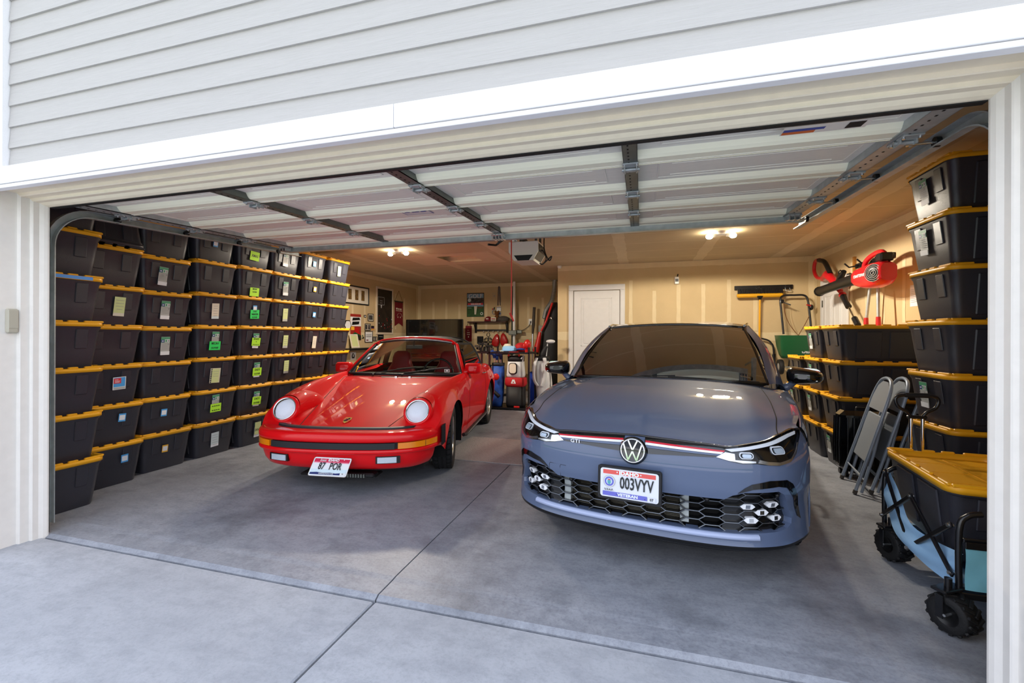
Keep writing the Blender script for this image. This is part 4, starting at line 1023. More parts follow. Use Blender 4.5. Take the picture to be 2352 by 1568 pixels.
for k in range(22): z=.315+.0072*k; wrapped(mb,[(-.40,z),(.24,z),(.24,z+.0035),(-.40,z+.0035)],SG,-.07,-.062,m_rad,(.08,.05))
mb.build('radiator',HB)
for sa,sb_ in((-.42,-.40),(.25,.27)):
    mb=MB(); wrapped(mb,[(sa-.012,.315),(sb_+.012,.315),(sb_+.012,.47),(sa-.012,.47)],SG,-.07,-.04,m_steel,.05); mb.build('radiator_bracket',HB)
# honeycomb grille
def inpoly(p,poly):
    c=False; n=len(poly)
    for i in range(n):
        a,b=poly[i],poly[(i+1)%n]
        if (a[1]>p[1])!=(b[1]>p[1]) and p[0]<(b[0]-a[0])*(p[1]-a[1])/(b[1]-a[1])+a[0]: c=not c
    return c
full=[(-a,b) for a,b in lob[::-1]]+lob
lobR=[(.44,.301)]+[(.44,.470)]+lob[2:]
m_hex=mat('gloss black grille','0d0f12',.18,coat=.6)
for sg in(-1,1):
    mb=MB(); wrapped(mb,[(sg*a,b) for a,b in [(.45,.301),(.45,.470)]+lob[2:]],SG,-.07,-.040,m_hex,(.03,.02)); mb.build('lower_grille',HB)
ca,cb=.132,.042   # cell pitch
mb=MB(); mb2=MB(); edges=set()
for i in range(-9,10):
    for j in range(0,7):
        cx=i*ca*.75; cz=.300+cb*j+(cb/2 if i%2 else 0)
        hx=[(cx-ca/2,cz),(cx-ca/4,cz+cb/2),(cx+ca/4,cz+cb/2),(cx+ca/2,cz),(cx+ca/4,cz-cb/2),(cx-ca/4,cz-cb/2)]
        for a,b in zip(hx,hx[1:]+hx[:1]):
            mid=((a[0]+b[0])/2,(a[1]+b[1])/2)
            key=(round(mid[0],3),round(mid[1],3))
            if key in edges or not inpoly(mid,full): continue
            if not(inpoly(a,full) or inpoly(b,full)): continue
            edges.add(key)
            if abs(mid[0])>.66 and (i+j)%3==0: continue
            wrapped(mb,ribbon([a,b],.007),SG,-.062,-.022,m_hex,.06); wrapped(mb2,ribbon([a,b],.0022),SG,-.022,-.0205,m_brt,.06)
mb.build('honeycomb',HB); mb2.build('honeycomb_edge',HB)
for sg in(-1,1):
    for s_,z_ in((.575,.428),(.716,.436),(.655,.397),(.595,.358),(.742,.366)):
        a,b=.040,.014; mb=MB(); wrapped(mb,[(sg*s_-a,z_),(sg*s_-a*.55,z_+b),(sg*s_+a*.55,z_+b),(sg*s_+a,z_),(sg*s_+a*.55,z_-b),(sg*s_-a*.55,z_-b)],SG,-.04,-.018,m_drl,.04)
        wrapped(mb,[(sg*s_-.012,z_-.01),(sg*s_+.012,z_-.01),(sg*s_+.012,z_+.01),(sg*s_-.012,z_+.01)],SG,-.018,-.0165,m_refl,.04); mb.build('fog_lamp',HB)
    mb=MB(); p=SG(sg*.37,.455,-.02); mb.sph(tuple(p),.013,m_black); mb.sph(tuple(SG(sg*.735,.486,-.02)),.011,m_black); mb.build('parking_sensor',HB)
# upper grille band with red and silver strips, badge, lettering
for sg in(-1,1):
    mb=MB(); bp=[(.055,.746),(.2,.741),(.40,.729),(.475,.727),(.40,.678),(.30,.676),(.055,.664)]
    wrapped(mb,[(sg*a,b) for a,b in bp],SG,-.01,.003,m_pb,(.04,.04)); u_=mb.build('upper_grille',HB)
    mb=MB(); wrapped(mb,[(sg*.06,.7290),(sg*.455,.7125),(sg*.448,.7055),(sg*.06,.7205)],SG,.003,.006,m_stripe,(.04,.05)); mb.build('red_strip',u_,label='red strip')
    mb=MB(); wrapped(mb,[(sg*.06,.7200),(sg*.447,.7050),(sg*.435,.6960),(sg*.06,.7090)],SG,.003,.0055,m_sil,(.04,.05)); mb.build('silver_strip',u_,label='silver strip')
    mb=MB(); wrapped(mb,[(sg*.06,.7080),(sg*.432,.6950),(sg*.420,.688),(sg*.06,.6960)],SG,.003,.0075,m_gry,(.04,.05)); mb.build('body_strip',u_)
mb=MB(); A=T(0,-.016,.678)@RX(PI/2)@RX(-.12)
mb.lathe([(0,.000),(.062,.0),(.066,.003),(.0685,-.004),(.074,-.012)],m_pb,48,A)
mb.lathe([(.0575,.002),(.058,.0055),(.064,.0055),(.065,.002)],m_chrome,48,A)
def stroke(p,q,w=.0075): 
    dx,dy=q[0]-p[0],q[1]-p[1]; l=math.hypot(dx,dy); nx,ny=-dy/l*w/2,dx/l*w/2
    mb.prism([(p[0]+nx,p[1]+ny),(q[0]+nx,q[1]+ny),(q[0]-nx,q[1]-ny),(p[0]-nx,p[1]-ny)],.001,.0055,m_chrome,A)
for sg in(-1,1):
    stroke((sg*.0235,.053),(sg*.0035,.010)); stroke((sg*.048,.034),(sg*.022,-.052)); stroke((sg*.022,-.050),(0,-.003))
stroke((-.006,.009),(.006,.009)); mb.build('front_badge',HB)
mb=MB(); p=SG(-.335,.687,.008); p2=SG(-.32,.687,.008); an=math.atan2(p2.y-p.y,p2.x-p.x); mb.text('GTI',.028,m_sil,T(*p)@RZ(an)@RX(PI/2),ext=.0015,sx=1.25,bold=.0006,sp=1.1); mb.build('model_letters',HB)
# headlamps
for sg in(-1,1):
    f=lambda p:[(sg*a,b) for a,b in p]
    out=[(.400,.681),(.47,.664),(.534,.653),(.60,.655),(.66,.648),(.728,.643),(.80,.655),(.87,.69),(.95,.735),(1.02,.765),(1.075,.792),(.98,.795),(.90,.786),(.80,.775),(.686,.758),(.56,.741),(.469,.727)]
    mb=MB(); wrapped(mb,f(out),SG,-.012,.003,m_pb,(.03,.03)); h_=mb.build('headlight',HB)
    mb=MB(); wrapped(mb,f([(.455,.7185),(.56,.7315),(.686,.748),(.80,.765),(.90,.777),(.98,.784),(.96,.772),(.88,.764),(.80,.752),(.686,.735),(.56,.718),(.485,.709)]),SG,.003,.008,m_drl,(.03,.03)); mb.build('light_strip',h_)
    mb=MB(); wrapped(mb,f([(.41,.681),(.455,.706),(.50,.700),(.50,.664),(.47,.667)]),SG,.003,.006,m_chrome,.03)
    wrapped(mb,f([(.50,.672),(.60,.668),(.60,.660),(.534,.658),(.50,.664)]),SG,.003,.006,m_alu,.03)
    wrapped(mb,f([(.62,.675),(.66,.666),(.73,.660),(.81,.672),(.87,.70),(.93,.735),(.87,.69),(.80,.656),(.728,.645),(.66,.650),(.61,.660)]),SG,.003,.007,m_alu,.03); mb.build('chrome_reflector',h_)
    for s0,z0,w_,q_ in((.555,.694,.070,.030),(.735,.715,.082,.036)):
        rr=rrect(w_,q_,.014,4,sg*s0,z0); ri=rrect(w_-.010,q_-.009,.010,4,sg*s0,z0)
        mb=MB(); wrapped(mb,rr,SG,.0,.010,m_drl,.05); wrapped(mb,ri,SG,.010,.0115,m_black,.05); wrapped(mb,rrect(w_-.024,q_-.013,.008,4,sg*s0,z0),SG,.0115,.016,m_refw,.05); mb.build('projector',h_)
    mb=MB(); wrapped(mb,f(out),SG,None,.017,m_lens,(.03,.03)); mb.build('cover_lens',h_)
# licence plate
pr_=mat('plate soft red','de5a55',.4); pbl=mat('plate soft blue','6a6cc8',.4); pw=mat('plate silver white','dfe3ec',.4)
els=[('p',rrect(.297,.145,.012),pw),('p',rrect(.305,.152,.014),pw),('r',-.138,.046,.138,.068,pr_),('t','IDAHO',0,.056,.026,m_plate,1.25,.0014),('c',-.062,.059,.0035,m_plate),('c',.062,.059,.0035,m_plate),
 ('r',-.138,-.068,.095,-.046,pbl),('t','VETERAN',-.005,-.0575,.020,m_plate,1.25,.0009),('t','003VYV',.040,.004,.088,pk,.60,.0016),('t','U.S.A.F.',-.105,-.036,.014,pk,1.1,.0003),
 ('c',-.103,.008,.031,m_bei),('c',-.103,.008,.029,pw),('c',-.103,.008,.025,pbl),('c',-.103,.008,.016,mat('seal pale','c9dce8',.4)),('p',[(-.112,.014),(-.094,.014),(-.094,.0),(-.103,-.01),(-.112,.0)],mat('seal teal','58a5b0',.4)),('r',-.110,.015,-.096,.020,pc),('r',.100,-.068,.138,-.048,pw),('t','07',.119,-.058,.018,pk,1,.0006),('c',-.062,-.056,.002,pk),('c',.085,-.060,.002,pk)]
A=T(-.012,-.052,.502)@RX(PI/2)@RX(-.06)@RZ(0)
mb=panel(els,A); mb.build('license_plate',HB,label='white licence plate with red and blue bands')
mb=MB(); mb.prism(rrect(.335,.178,.016),-.020,-.002,m_gum,A); 
for s_ in(-.16,.16): mb.box((s_,0,-.0),(.012,.17,.008),m_gum,.003,A)
mb.box((0,.082,0),(.33,.012,.008),m_gum,.003,A); mb.box((0,-.082,0),(.33,.012,.008),m_gum,.003,A); mb.build('plate_frame',HB)
# tow cover line and body creases
mb=MB(); mb.tube([SG(s,z,.0005) for s,z in((-.43,.47),(-.43,.53),(-.425,.538),(-.39,.538),(-.50,.538),(-.505,.53),(-.505,.50))],.0012,m_gap,4); mb.build('tow_cover_seam',HB)
# ---- upper surface, hood
Ex=lambda y:interp([.45,.7,.9,1.22,1.8,2.6,3.4,3.9,4.15],[.815,.838,.845,.835,.825,.82,.82,.80,.76],y)
Ez=lambda y:interp([.45,.7,.9,1.22,1.8,2.6,3.4,3.9,4.15],[.795,.838,.872,.908,.93,.95,.975,.985,.985],y)
sT=1.05; pT=SG(sT,zt_(sT),0); y0_=pT.y
NU_,NV_=56,26
def D(v,sg):
    y=y0_+(1.24-y0_)*v; x=Ex(y); z=Ez(y)
    if v<.25: k=v/.25; k=k*k*(3-2*k); x=pT.x*(1-k)+x*k; z=pT.z*(1-k)+z*k
    return V((sg*x,y,z))
def C0(u): s=-sT+2*sT*u; return SG(s,zt_(s),0)
def C1(u): a=2*u-1; X=.835*a; return V((X,1.24-.17*(1-a*a)**.8 if abs(a)<1 else 1.24,.908+.070*(1-abs(a)**2.6)))
HP=[]
for i in range(NU_+1):
    u=i/NU_; r=[]
    for j in range(NV_+1):
        v=j/NV_; a=2*u-1
        p=C0(u)*(1-v)+C1(u)*v+D(v,-1)*(1-u)+D(v,1)*u-(C0(0)*(1-u)*(1-v)+C0(1)*u*(1-v)+C1(0)*(1-u)*v+C1(1)*u*v)
        bz=.034*math.sin(PI*v**.75)*(1-a**4)+.010*math.exp(-((abs(a)-.60)/.07)**2)*math.sin(PI*min(v*1.15,1))**.7 -.006*math.exp(-((abs(a)-.80)/.08)**2)*math.sin(PI*v)
        r.append(p+V((0,0,bz)))
    HP.append(r)
HN=gnormals(HP)
ih=int(round(NU_*.10))
subgrid(HP,HN,ih,NU_-ih,0,NV_,m_gry,'hood',HB)
for a,b in((0,ih),(NU_-ih,NU_)): subgrid(HP,HN,a,b,0,NV_,m_gry,'fender_top',HB)
mb=MB()
for i in(ih,NU_-ih): mb.tube([p+V((0,0,0)) for p in HP[i]],.0032,m_gap,5)
mb.tube([HP[i][0]+V((0,-.003,.001)) for i in range(int(NU_*.25),int(NU_*.75)+1)],.006,m_pb,6)
mb.build('hood_seam',HB)
# ---- sides
gw=(.875,3.505); GR_=.322
def gzb(y):
    b=interp([.45,1.3,3.0,4.2],[.20,.17,.18,.26],y)
    for yw in gw:
        d=abs(y-yw)
        if d<.362: b=max(b,.322+math.sqrt(.362**2-d*d))
    return b
gxs=lambda y:interp([.45,.6,.9,1.3,2.2,3.0,3.5,3.9,4.1,4.22],[.852,.876,.892,.884,.874,.884,.895,.875,.82,.74],y)
GY=sorted(set([round(.46+.05*k,3) for k in range(76) if .46+.05*k<4.22]+[1.24,1.30,2.35,3.25,4.22]+[round(yw+sg*.362*math.cos(a),4) for yw in gw for sg in(-1,1) for a in(0,.12,.25,.4,.6,.8,1.0,1.2,1.4)]))
GY=[y for i,y in enumerate(GY) if i==0 or y-GY[i-1]>.004]
def gside(y):
    Fx,Fz,Sx,B=Ex(y),Ez(y),gxs(y),gzb(y); zs=.70; o=[]
    a1=0 if B<zs else math.asin(min(1,(B-zs)/(Fz-zs)))
    for k in range(11):
        a=PI/2+(a1-PI/2)*k/10; o.append((Fx+(Sx-Fx)*math.cos(a)**1.3 if math.cos(a)>0 else Fx,zs+(Fz-zs)*math.sin(a)))
    z0=o[-1][1]; x0_=o[-1][0]
    for k in range(1,13):
        z=z0+(min(B,z0-1e-4)-z0)*k/12; q=max(0,zs-z)/.5; cr_=-.012*math.exp(-((z-.42)/.1)**2) if 1.3<y<3.0 else 0
        o.append((x0_-.03*q*q+cr_,z))
    return o
for sg in(-1,1):
    P=[[V((sg*x,y,z)) for x,z in gside(y)] for y in GY]; N=gnormals(P)
    ii=[0]+[min(range(len(GY)),key=lambda k:abs(GY[k]-v)) for v in(1.30,2.35,3.25)]+[len(GY)-1]
    for a,b,nm in zip(ii,ii[1:],('front_fender','front_door','rear_door','rear_fender')): subgrid(P,N,a,b,0,len(P[0])-1,m_gry,nm,HB,sg<0)
    mb=MB()
    for k in ii[1:4]: mb.tube(P[k][1:],.0025,m_gap,5)
    mb.build('door_seam',HB)
    mb=MB(); mb.tube([(sg*.868,1.30,.20),(sg*.872,3.1,.20)],.03,m_black,8); mb.build('side_skirt',HB)
    for yw in gw:
        mb=MB(); mb.tube([(sg*(gxs(yw)-.022),yw+.362*math.cos(a),.322+.362*math.sin(a)) for a in [-.25+(PI+.5)*k/24 for k in range(25)]],.006,m_gry,6); mb.build('wheel_arch_lip',HB)
        arch_liner(HB,(sg*.735,yw,.322),.362,.22,sg)
    wheel(HB,(sg*.752,gw[0],GR_),.322,.225,.228,sg,'twin',m_alu,0,'front_wheel'); wheel(HB,(sg*.755,gw[1],GR_),.322,.225,.228,sg,'twin',m_alu,0,'rear_wheel')
    # greenhouse side
    q=[(sg*.815,1.46,.935),(sg*.79,3.62,.985),(sg*.60,3.35,1.365),(sg*.615,2.05,1.385)]
    W_=bil(*q,16,6,lambda u,v:(sg*.03*math.sin(PI*v),0,.01*math.sin(PI*u)*v)); mb=MB(); mb.grid(W_ if sg<0 else [r_[::-1] for r_ in W_],m_dgl); w_=mb.build('side_window',HB)
    mb=MB(); lp=[r_[0] for r_ in W_]+W_[-1][1:]+[r_[-1] for r_ in W_[::-1]][1:]+W_[0][::-1][1:-1]; mb.tube(lp,.012,m_pb,6,True); mb.tube([W_[8][k] for k in range(7)],.02,m_pb,6); mb.build('window_frame',w_)
    # pillars
    PA=bil((sg*.715,1.20,.955),(sg*.828,1.36,.925),(sg*.622,2.02,1.385),(sg*.572,1.875,1.375),3,10,lambda u,v:(sg*.03*math.sin(PI*v)+sg*.012*math.sin(PI*u),-.0,.035*math.sin(PI*v)+.012*math.sin(PI*u)))
    mb=MB(); mb.grid(PA if sg>0 else PA,m_gry); mb.build('windscreen_pillar',HB,fix=True)
    PC=bil((sg*.79,3.60,.985),(sg*.74,4.08,.985),(sg*.55,3.85,1.36),(sg*.60,3.33,1.37),4,6,lambda u,v:(sg*.02*math.sin(PI*v),0,0)); mb=MB(); mb.grid(PC,m_gry); mb.build('rear_pillar',HB,fix=True)
    mb=MB(); mb.tube([(sg*.582,1.86,1.388),(sg*.612,2.1,1.412),(sg*.615,2.8,1.415),(sg*.59,3.5,1.385)],.010,m_pb,8); mb.build('roof_rail_trim',HB)
    # mirror
    mb=MB(); A=T(sg*.955,1.44,1.005)@RZ(sg*-.25); P=[]
    for x_,w_h,h_h in((-.085,.03,.02),(-.075,.075,.045),(-.03,.108,.062),(.03,.118,.068),(.055,.114,.066)): P.append([V((a+sg*.008,x_,b)) for a,b in [(a_,b_*(1.0-.25*max(0,(a_*sg+.11)/.22)**1.3 if b_<0 else (1-.45*max(0,(a_*sg+.11)/.22)**1.3))) for a_,b_ in rrect(w_h*2,h_h*2,h_h*.75,5)]])
    mb.grid(P,m_pb,True,False,True,M=A); mb.add(P[0],[list(range(len(P[0])))],m_pb,False,A)
    mb.tube([(sg*.825,1.42,.905),(sg*.87,1.44,.93),(sg*.91,1.45,.965)],[.035,.026,.022],m_gry,8); o=mb.build('wing_mirror',HB,fix=True)
    mb=MB(); mb.add([(a+sg*.008,.056,b) for a,b in rrect(.20,.11,.045,5)],[list(range(24))],m_chrome,False,A); mb.build('mirror_glass',o)
    mb=MB(); mb.box((sg*.05,-.045,-.028),(.10,.03,.012),m_lens if 0 else m_alu,.004,A); mb.build('side_repeater',o)
    mb=MB(); mb.tube(cr([(sg*.885,2.12,.79),(sg*.915,2.14,.79),(sg*.915,2.28,.795),(sg*.885,2.3,.795)],4),.01,m_gry,8); mb.build('door_handle',HB)
# windscreen
GW=bil((-.715,1.20,.955),(.715,1.20,.955),(.572,1.875,1.375),(-.572,1.875,1.375),22,12,lambda u,v:(0,-.12*(1-(2*u-1)**2)*(1-v*.5),.022*(1-(2*u-1)**2)*(1-v)+.028*v*(1-(2*u-1)**2)+.03*math.sin(PI*v)))
mb=MB(); mb.grid([r_[::-1] for r_ in GW],m_dgl); mb.build('windscreen',HB)
mb=MB(); lp=[r_[0] for r_ in GW]+GW[-1][1:]+[r_[-1] for r_ in GW[::-1]][1:]+GW[0][::-1][1:-1]; mb.tube(lp,.010,m_pb,6,True); mb.build('windscreen_seal',HB)
mb=MB(); P=[[GW[i][0]+V((0,-.005,-.004)),HP[int(ih+(NU_-2*ih)*i/22)][NV_]+V((0,-.01,-.012))] for i in range(23)]; mb.grid(P,m_black,False); 
mb.tube([(-.62,1.17,.965),(-.1,1.10,.985),(.1,1.11,.995)],.008,m_black,6); mb.tube([(.66,1.19,.965),(.2,1.10,.985),(.05,1.09,.988)],.008,m_black,6); mb.build('cowl_and_wipers',HB)
RF=bil((-.572,1.872,1.375),(.572,1.872,1.375),(.56,3.86,1.36),(-.56,3.86,1.36),18,16,lambda u,v:(.045*(2*u-1)*math.sin(PI*min(v*2,1)*.5 if v<.5 else PI/2),-.06*(1-(2*u-1)**2)*(1-v),.028*(1-(2*u-1)**4)+.060*math.sin(PI*min(1,v*1.0))**.8))
mb=MB(); mb.grid([r_[::-1] for r_ in RF],mat('black car roof','1b1c1f',.2,coat=1)); mb.build('roof',HB)
mb=MB(); mb.grid(bil((-.70,4.20,1.0),(.70,4.20,1.0),(.54,3.90,1.36),(-.54,3.90,1.36),10,5),m_dgl); mb.build('rear_window',HB)
mb=MB(); mb.grid([[V((x,4.24-.1*abs(x)**2,z)) for z in(.3,.6,.8,1.0)] for x in(-.72,-.4,0,.4,.72)],m_gry); mb.bb(-.74,3.9,.975,.74,4.22,.985,m_gry); mb.build('tailgate',HB,fix=True)
mb=MB(); mb.bb(-.55,.55,.17,.55,4.1,.5,m_well); mb.bb(-.78,1.25,.18,.78,4.1,.50,m_int); mb.bb(-.60,.6,.5,.60,1.2,.66,m_well); mb.bb(-.78,1.16,.80,.78,1.30,.915,m_well); mb.build('underbody',HB)
mb=MB(); mb.bb(-.74,1.24,.80,.74,1.62,.90,m_well,.03); mb.bb(-.74,3.6,.5,.74,4.1,.95,m_int); mb.build('dashboard',HB)
m_sg=mat('dark seat cloth','26262a',.8)
for x in(-.36,.36):
    mb=MB(); mb.box((x,2.25,.55),(.48,.5,.18),m_sg,.06); mb.box((x,2.55,.86),(.46,.14,.6),m_sg,.06,None); mb.box((x,2.60,1.24),(.26,.10,.18),m_sg,.045); mb.build('seat',HB)
mb=MB(); mb.box((0,3.35,.85),(1.3,.16,.6),m_sg,.06)
for x in(-.4,.4): mb.box((x,3.36,1.2),(.25,.1,.14),m_sg,.04)
mb.build('rear_bench',HB)
mb=MB(); mb.tube([(.36+.18*math.cos(a),1.86+.06*math.sin(a),.93+.17*math.sin(a)) for a in [2*PI*k/24 for k in range(24)]],.015,m_black,6,True); mb.cyl((.36,1.86,.93),(.36,1.6,.86),.04,m_black); mb.build('steering_wheel',HB)
mb=MB(); mb.box((.03,1.90,1.30),(.24,.03,.07),m_black,.02); mb.box((.02,1.86,1.345),(.1,.06,.03),m_black,.01); mb.build('rear_view_mirror',HB)
mb=MB(); mb.add([(-.50,1.36,1.0),(-.475,1.35,1.0),(-.475,1.42,1.07),(-.485,1.44,1.075)],[(0,1,2,3)],m_lc); mb.build('parking_tag',HB,label='small blue tag behind the windscreen')
# ================================================================ things on the walls and at the back
m_red2=mat('red fabric','b3141c',.7); m_maroon=mat('maroon cloth','7a1020',.75,noise=.15,nscale=30); m_blue=mat('blue nylon','2456b8',.6,noise=.35,nscale=9,col2='14306e'); m_wht=mat('white nylon','dcdde0',.55,noise=.06,nscale=6); m_yel=mat('yellow paint','e0a41c',.4); m_grn=mat('green hopper plastic','1c5a34',.4); m_grm=mat('grey painted metal','98a4b4',.35,.2,coat=.3); m_grp=mat('grey seat metal','8a9098',.45,.1); m_brn=mat('brown plush','7a4a22',.95,noise=.2,nscale=50,bump=.6,bscale=200); m_cap=mat('grey wool','57504a',.95,noise=.2,nscale=80); m_wood=mat('dark wood','4a2a1c',.6,noise=.3,nscale=10,stretch=(1,1,8)); m_teal=mat('teal canvas','7cc0d2',.7,noise=.1,nscale=6,bump=.2,bscale=30); m_ltb=mat('light blue canvas','9cc8f0',.65,noise=.08,nscale=6,bump=.3,bscale=10); m_lite=mat('light blue cloth','8fc0e6',.8)
def wl(y,z): return T(XL+.004,y,z)@RZ(PI/2)@RX(PI/2)            # panel on the left wall: x right = +Y.. seen from inside
WLM=lambda y,z,e=.02: Matrix(((0,0,1,XL+e),(1,0,0,y),(0,1,0,z),(0,0,0,1)))   # local x->+Y, y->+Z, z->+X
WBM=lambda x,z,y=10.5,e=.004: Matrix(((1,0,0,x),(0,0,-1,y-e),(0,1,0,z),(0,0,0,1)))  # local x->+X, y->+Z, z->-Y
def framed(name,M,w,h,fw,mf,els,label,cat,grp=None,d=.022,mat_in=None):
    r=thing(name,label,cat,tuple(M.translation),0,grp); A=M.copy(); A.translation=(0,0,0)
    mb=MB()
    for a,b,c_,d_ in((-w/2,-w/2+fw,-h/2,h/2),(w/2-fw,w/2,-h/2,h/2),(-w/2+fw,w/2-fw,-h/2,-h/2+fw),(-w/2+fw,w/2-fw,h/2-fw,h/2)): mb.bb(a,c_,-d,b,d_,0,mf,.003,M=A)
    mb.build('frame',r)
    panel([('r',-w/2+fw,-h/2+fw,w/2-fw,h/2-fw,mat_in or m_nw)]+els,A@T(0,0,-d*.6),dz=.0012).build('picture',r)
    return r
a1=mat('print ochre','8a6a34',.7,noise=.6,nscale=30,col2='3a2a18'); a2=mat('print dark brown','33291f',.6,noise=.4,nscale=8,col2='1c1712'); a3=mat('print grey','5c5a58',.7,noise=.6,nscale=25,col2='201e1e'); m_bk=mat('black frame','131214',.35)
framed('framed_print',WLM(7.80,2.12,.025),1.0,.375,.025,m_bk,[('r',-.42,-.10,-.30,.11,a1),('r',-.20,-.10,-.09,.11,a1),('r',.02,-.10,.13,.11,a1),('r',.23,-.10,.34,.11,a1)],'wide black frame holding four small pictures beside the stacked totes','framed print')
framed('framed_poster',WLM(8.92,1.853,.025),.69,1.057,.045,mat('pale wood frame','d9cbb5',.5),[('r',-.28,.13,-.03,.135,m_wht),('r',-.28,.30,-.03,.305,m_wht),('r',-.28,.13,-.275,.30,m_wht),('r',-.035,.13,-.03,.30,m_wht),('r',-.20,.17,-.11,.175,m_wht),('r',-.20,.22,-.11,.225,m_wht),('p',[(-.18,.13),(-.13,.13),(-.145,.06),(-.165,.06)],m_wht)]+[('c',random.uniform(-.26,.26),random.uniform(-.43,-.1),.012,random.choice([m_wht,m_red2,a3,a3])) for _ in range(26)],'tall pale-framed basketball poster on the left wall','poster',mat_in=a2)
mb=panel([('p',[(-.19,.30),(.19,.30),(.19,-.30),(.0,-.22),(-.19,-.30)],m_maroon),('r',-.19,.275,.19,.30,m_bk),('r',-.13,.10,-.06,.14,m_nw),('r',-.04,.10,.02,.13,m_nw),('r',.04,.095,.12,.13,m_nw),('r',-.14,.065,.14,.078,m_nw),('c',-.05,-.08,.018,m_nw),('c',.06,-.08,.018,m_nw)]+[('p',[(.15*math.cos(a)-.004,-.14+.16*math.sin(a)),(.15*math.cos(a)+.01,-.14+.16*math.sin(a)),(.15*math.cos(a+.12)+.01,-.14+.16*math.sin(a+.12)),(.15*math.cos(a+.12),-.145+.16*math.sin(a+.12))],m_nw) for a in [.5+.13*k for k in range(16)]],Matrix(((0,0,1,0),(1,0,0,0),(0,1,0,0),(0,0,0,1))),dz=.001)
r=thing('pennant','maroon hanging pennant with swallowtail end beside the tall poster','pennant',(XL+.012,9.53,1.82)); mb.build('cloth',r)
mb=MB(); mb.cyl((0,-.2,.30),(0,.2,.30),.008,m_bk,8); mb.build('rod',r); mb=MB(); mb.tube([(0,-.18,.30),(0,0,.55),(0,.18,.30)],.004,m_brn,5); mb.build('cord',r)
# comic poster stand-in, small frames
mb=panel([('r',-.175,-.267,.175,.267,mat('poster red','9c2a20',.6)),('r',-.175,.02,.175,.21,m_lw),('p',[(-.12,.13),(.15,.15),(.12,.2),(-.1,.19)],m_bk),('p',[(-.13,.04),(.1,.06),(.12,.12),(-.11,.11)],m_bk),('r',-.16,-.06,-.05,.01,m_ly),('p',[(-.05,-.02),(.08,0),(.12,-.14),(-.02,-.17)],m_redp),('r',-.175,-.267,.175,-.17,a2),('p',[(-.175,-.17),(-.03,-.10),(.175,-.17)],m_grn)],WLM(7.86,1.467,.004),dz=.001)
tag(mb.build('poster'),'red and white comic style poster left of the small frames','poster')
for (y,z,w,h,els,lab) in ((8.378,1.684,.205,.165,[('r',-.07,-.05,.07,.05,a3)],'small dark framed photo, highest of the cluster by the tall poster'),
 (8.172,1.703,.075,.055,[('r',-.02,-.012,.02,.012,m_lw)],'tiny black plaque left of the highest small frame'),
 (8.268,1.476,.205,.148,[('r',-.08,-.05,-.01,.05,a3),('r',.01,-.05,.08,.05,a3)],'small black frame with two grey portraits above the certificate'),
 (8.31,1.27,.285,.245,[('r',-.12,-.10,.12,.10,m_lw),('r',-.10,.035,.10,.045,m_bk),('r',-.10,.0,.10,.01,m_bk),('r',-.10,-.08,-.02,-.06,m_maroon)],'framed white certificate with dark ruled lines'),
 (8.765,1.258,.225,.13,[('r',-.095,-.05,.095,.05,m_bk),('r',-.07,.01,.07,.022,m_pap)],'black notice in a white edged frame below the tall poster'),
 (8.544,1.225,.15,.10,[('r',-.03,-.035,.03,.035,a3)],'small dark frame between certificate and black notice')):
    framed('picture_frame',WLM(y,z,.016),w,h,.014,m_bk,els,lab,'picture frame','small frames on the left wall',d=.014)
tag(panel([('r',-.058,-.046,.058,.046,m_bk),('r',-.058,-.02,.058,.01,mat('flag purple','4a1f5a',.6)),('r',-.058,-.046,.058,-.015,m_ly),('r',-.058,-.046,.058,-.04,m_red2)],WLM(8.46,1.461,.003)).build('magnet'),'small striped card in black, purple and yellow beside the portraits','card')
r=thing('hexagon_sign','white hexagonal sign with black border peeking past the last totes','sign',(XL+.01,7.60,1.50))
A=WLM(0,0,0); A.translation=(0,0,0); mb=MB(); hx=[(.115*math.cos(PI/3*k),.115*math.sin(PI/3*k)) for k in range(6)]; mb.prism(hx,-.008,.0,m_bk,A); mb.build('border',r); mb=MB(); mb.prism([(a*.82,b*.82) for a,b in hx],.0,.003,m_lw,A); mb.build('face',r)
tag(panel([('c',0,.02,.02,m_grn),('c',.02,-.02,.025,m_bk),('c',-.02,-.03,.015,m_grn)],WLM(8.10,1.27,.004)).build('wall_sticker'),'small dark green leaf shaped decoration beside the certificate','decoration')
# wall shelf on the left wall with a leaning frame and a card below
mb=MB(); mb.bb(XL+.001,7.3,1.005,XL+.26,8.5,1.045,m_bk,.004); tag(mb.build('wall_shelf'),'black wall shelf behind the windscreen of the red car','shelf')
r=thing('picture_frame','pale frame leaning on the black wall shelf','picture frame',(XL+.10,7.72,1.047)); A=RY(-.22); mb=MB()
for q in((-.13,.0,-.10,.28),(.10,.0,.13,.28),(-.10,.0,.10,.03),(-.10,.25,.10,.28)): mb.bb(0,q[0],q[1],.015,q[2],q[3],m_nw,.003,M=A)
mb.build('frame',r); mb=MB(); mb.bb(.002,-.10,.03,.006,.10,.25,m_np,M=A); mb.build('picture',r)
tag(panel([('r',-.09,-.08,.09,.08,m_lw),('p',[(-.04,-.05),(.04,-.05),(.05,.0),(.02,.05),(-.03,.05),(-.05,0)],m_bk),('r',-.015,-.02,.015,.03,m_lw)],WLM(7.78,.885,.004)).build('card'),'white card with a black figure below the wall shelf','card')
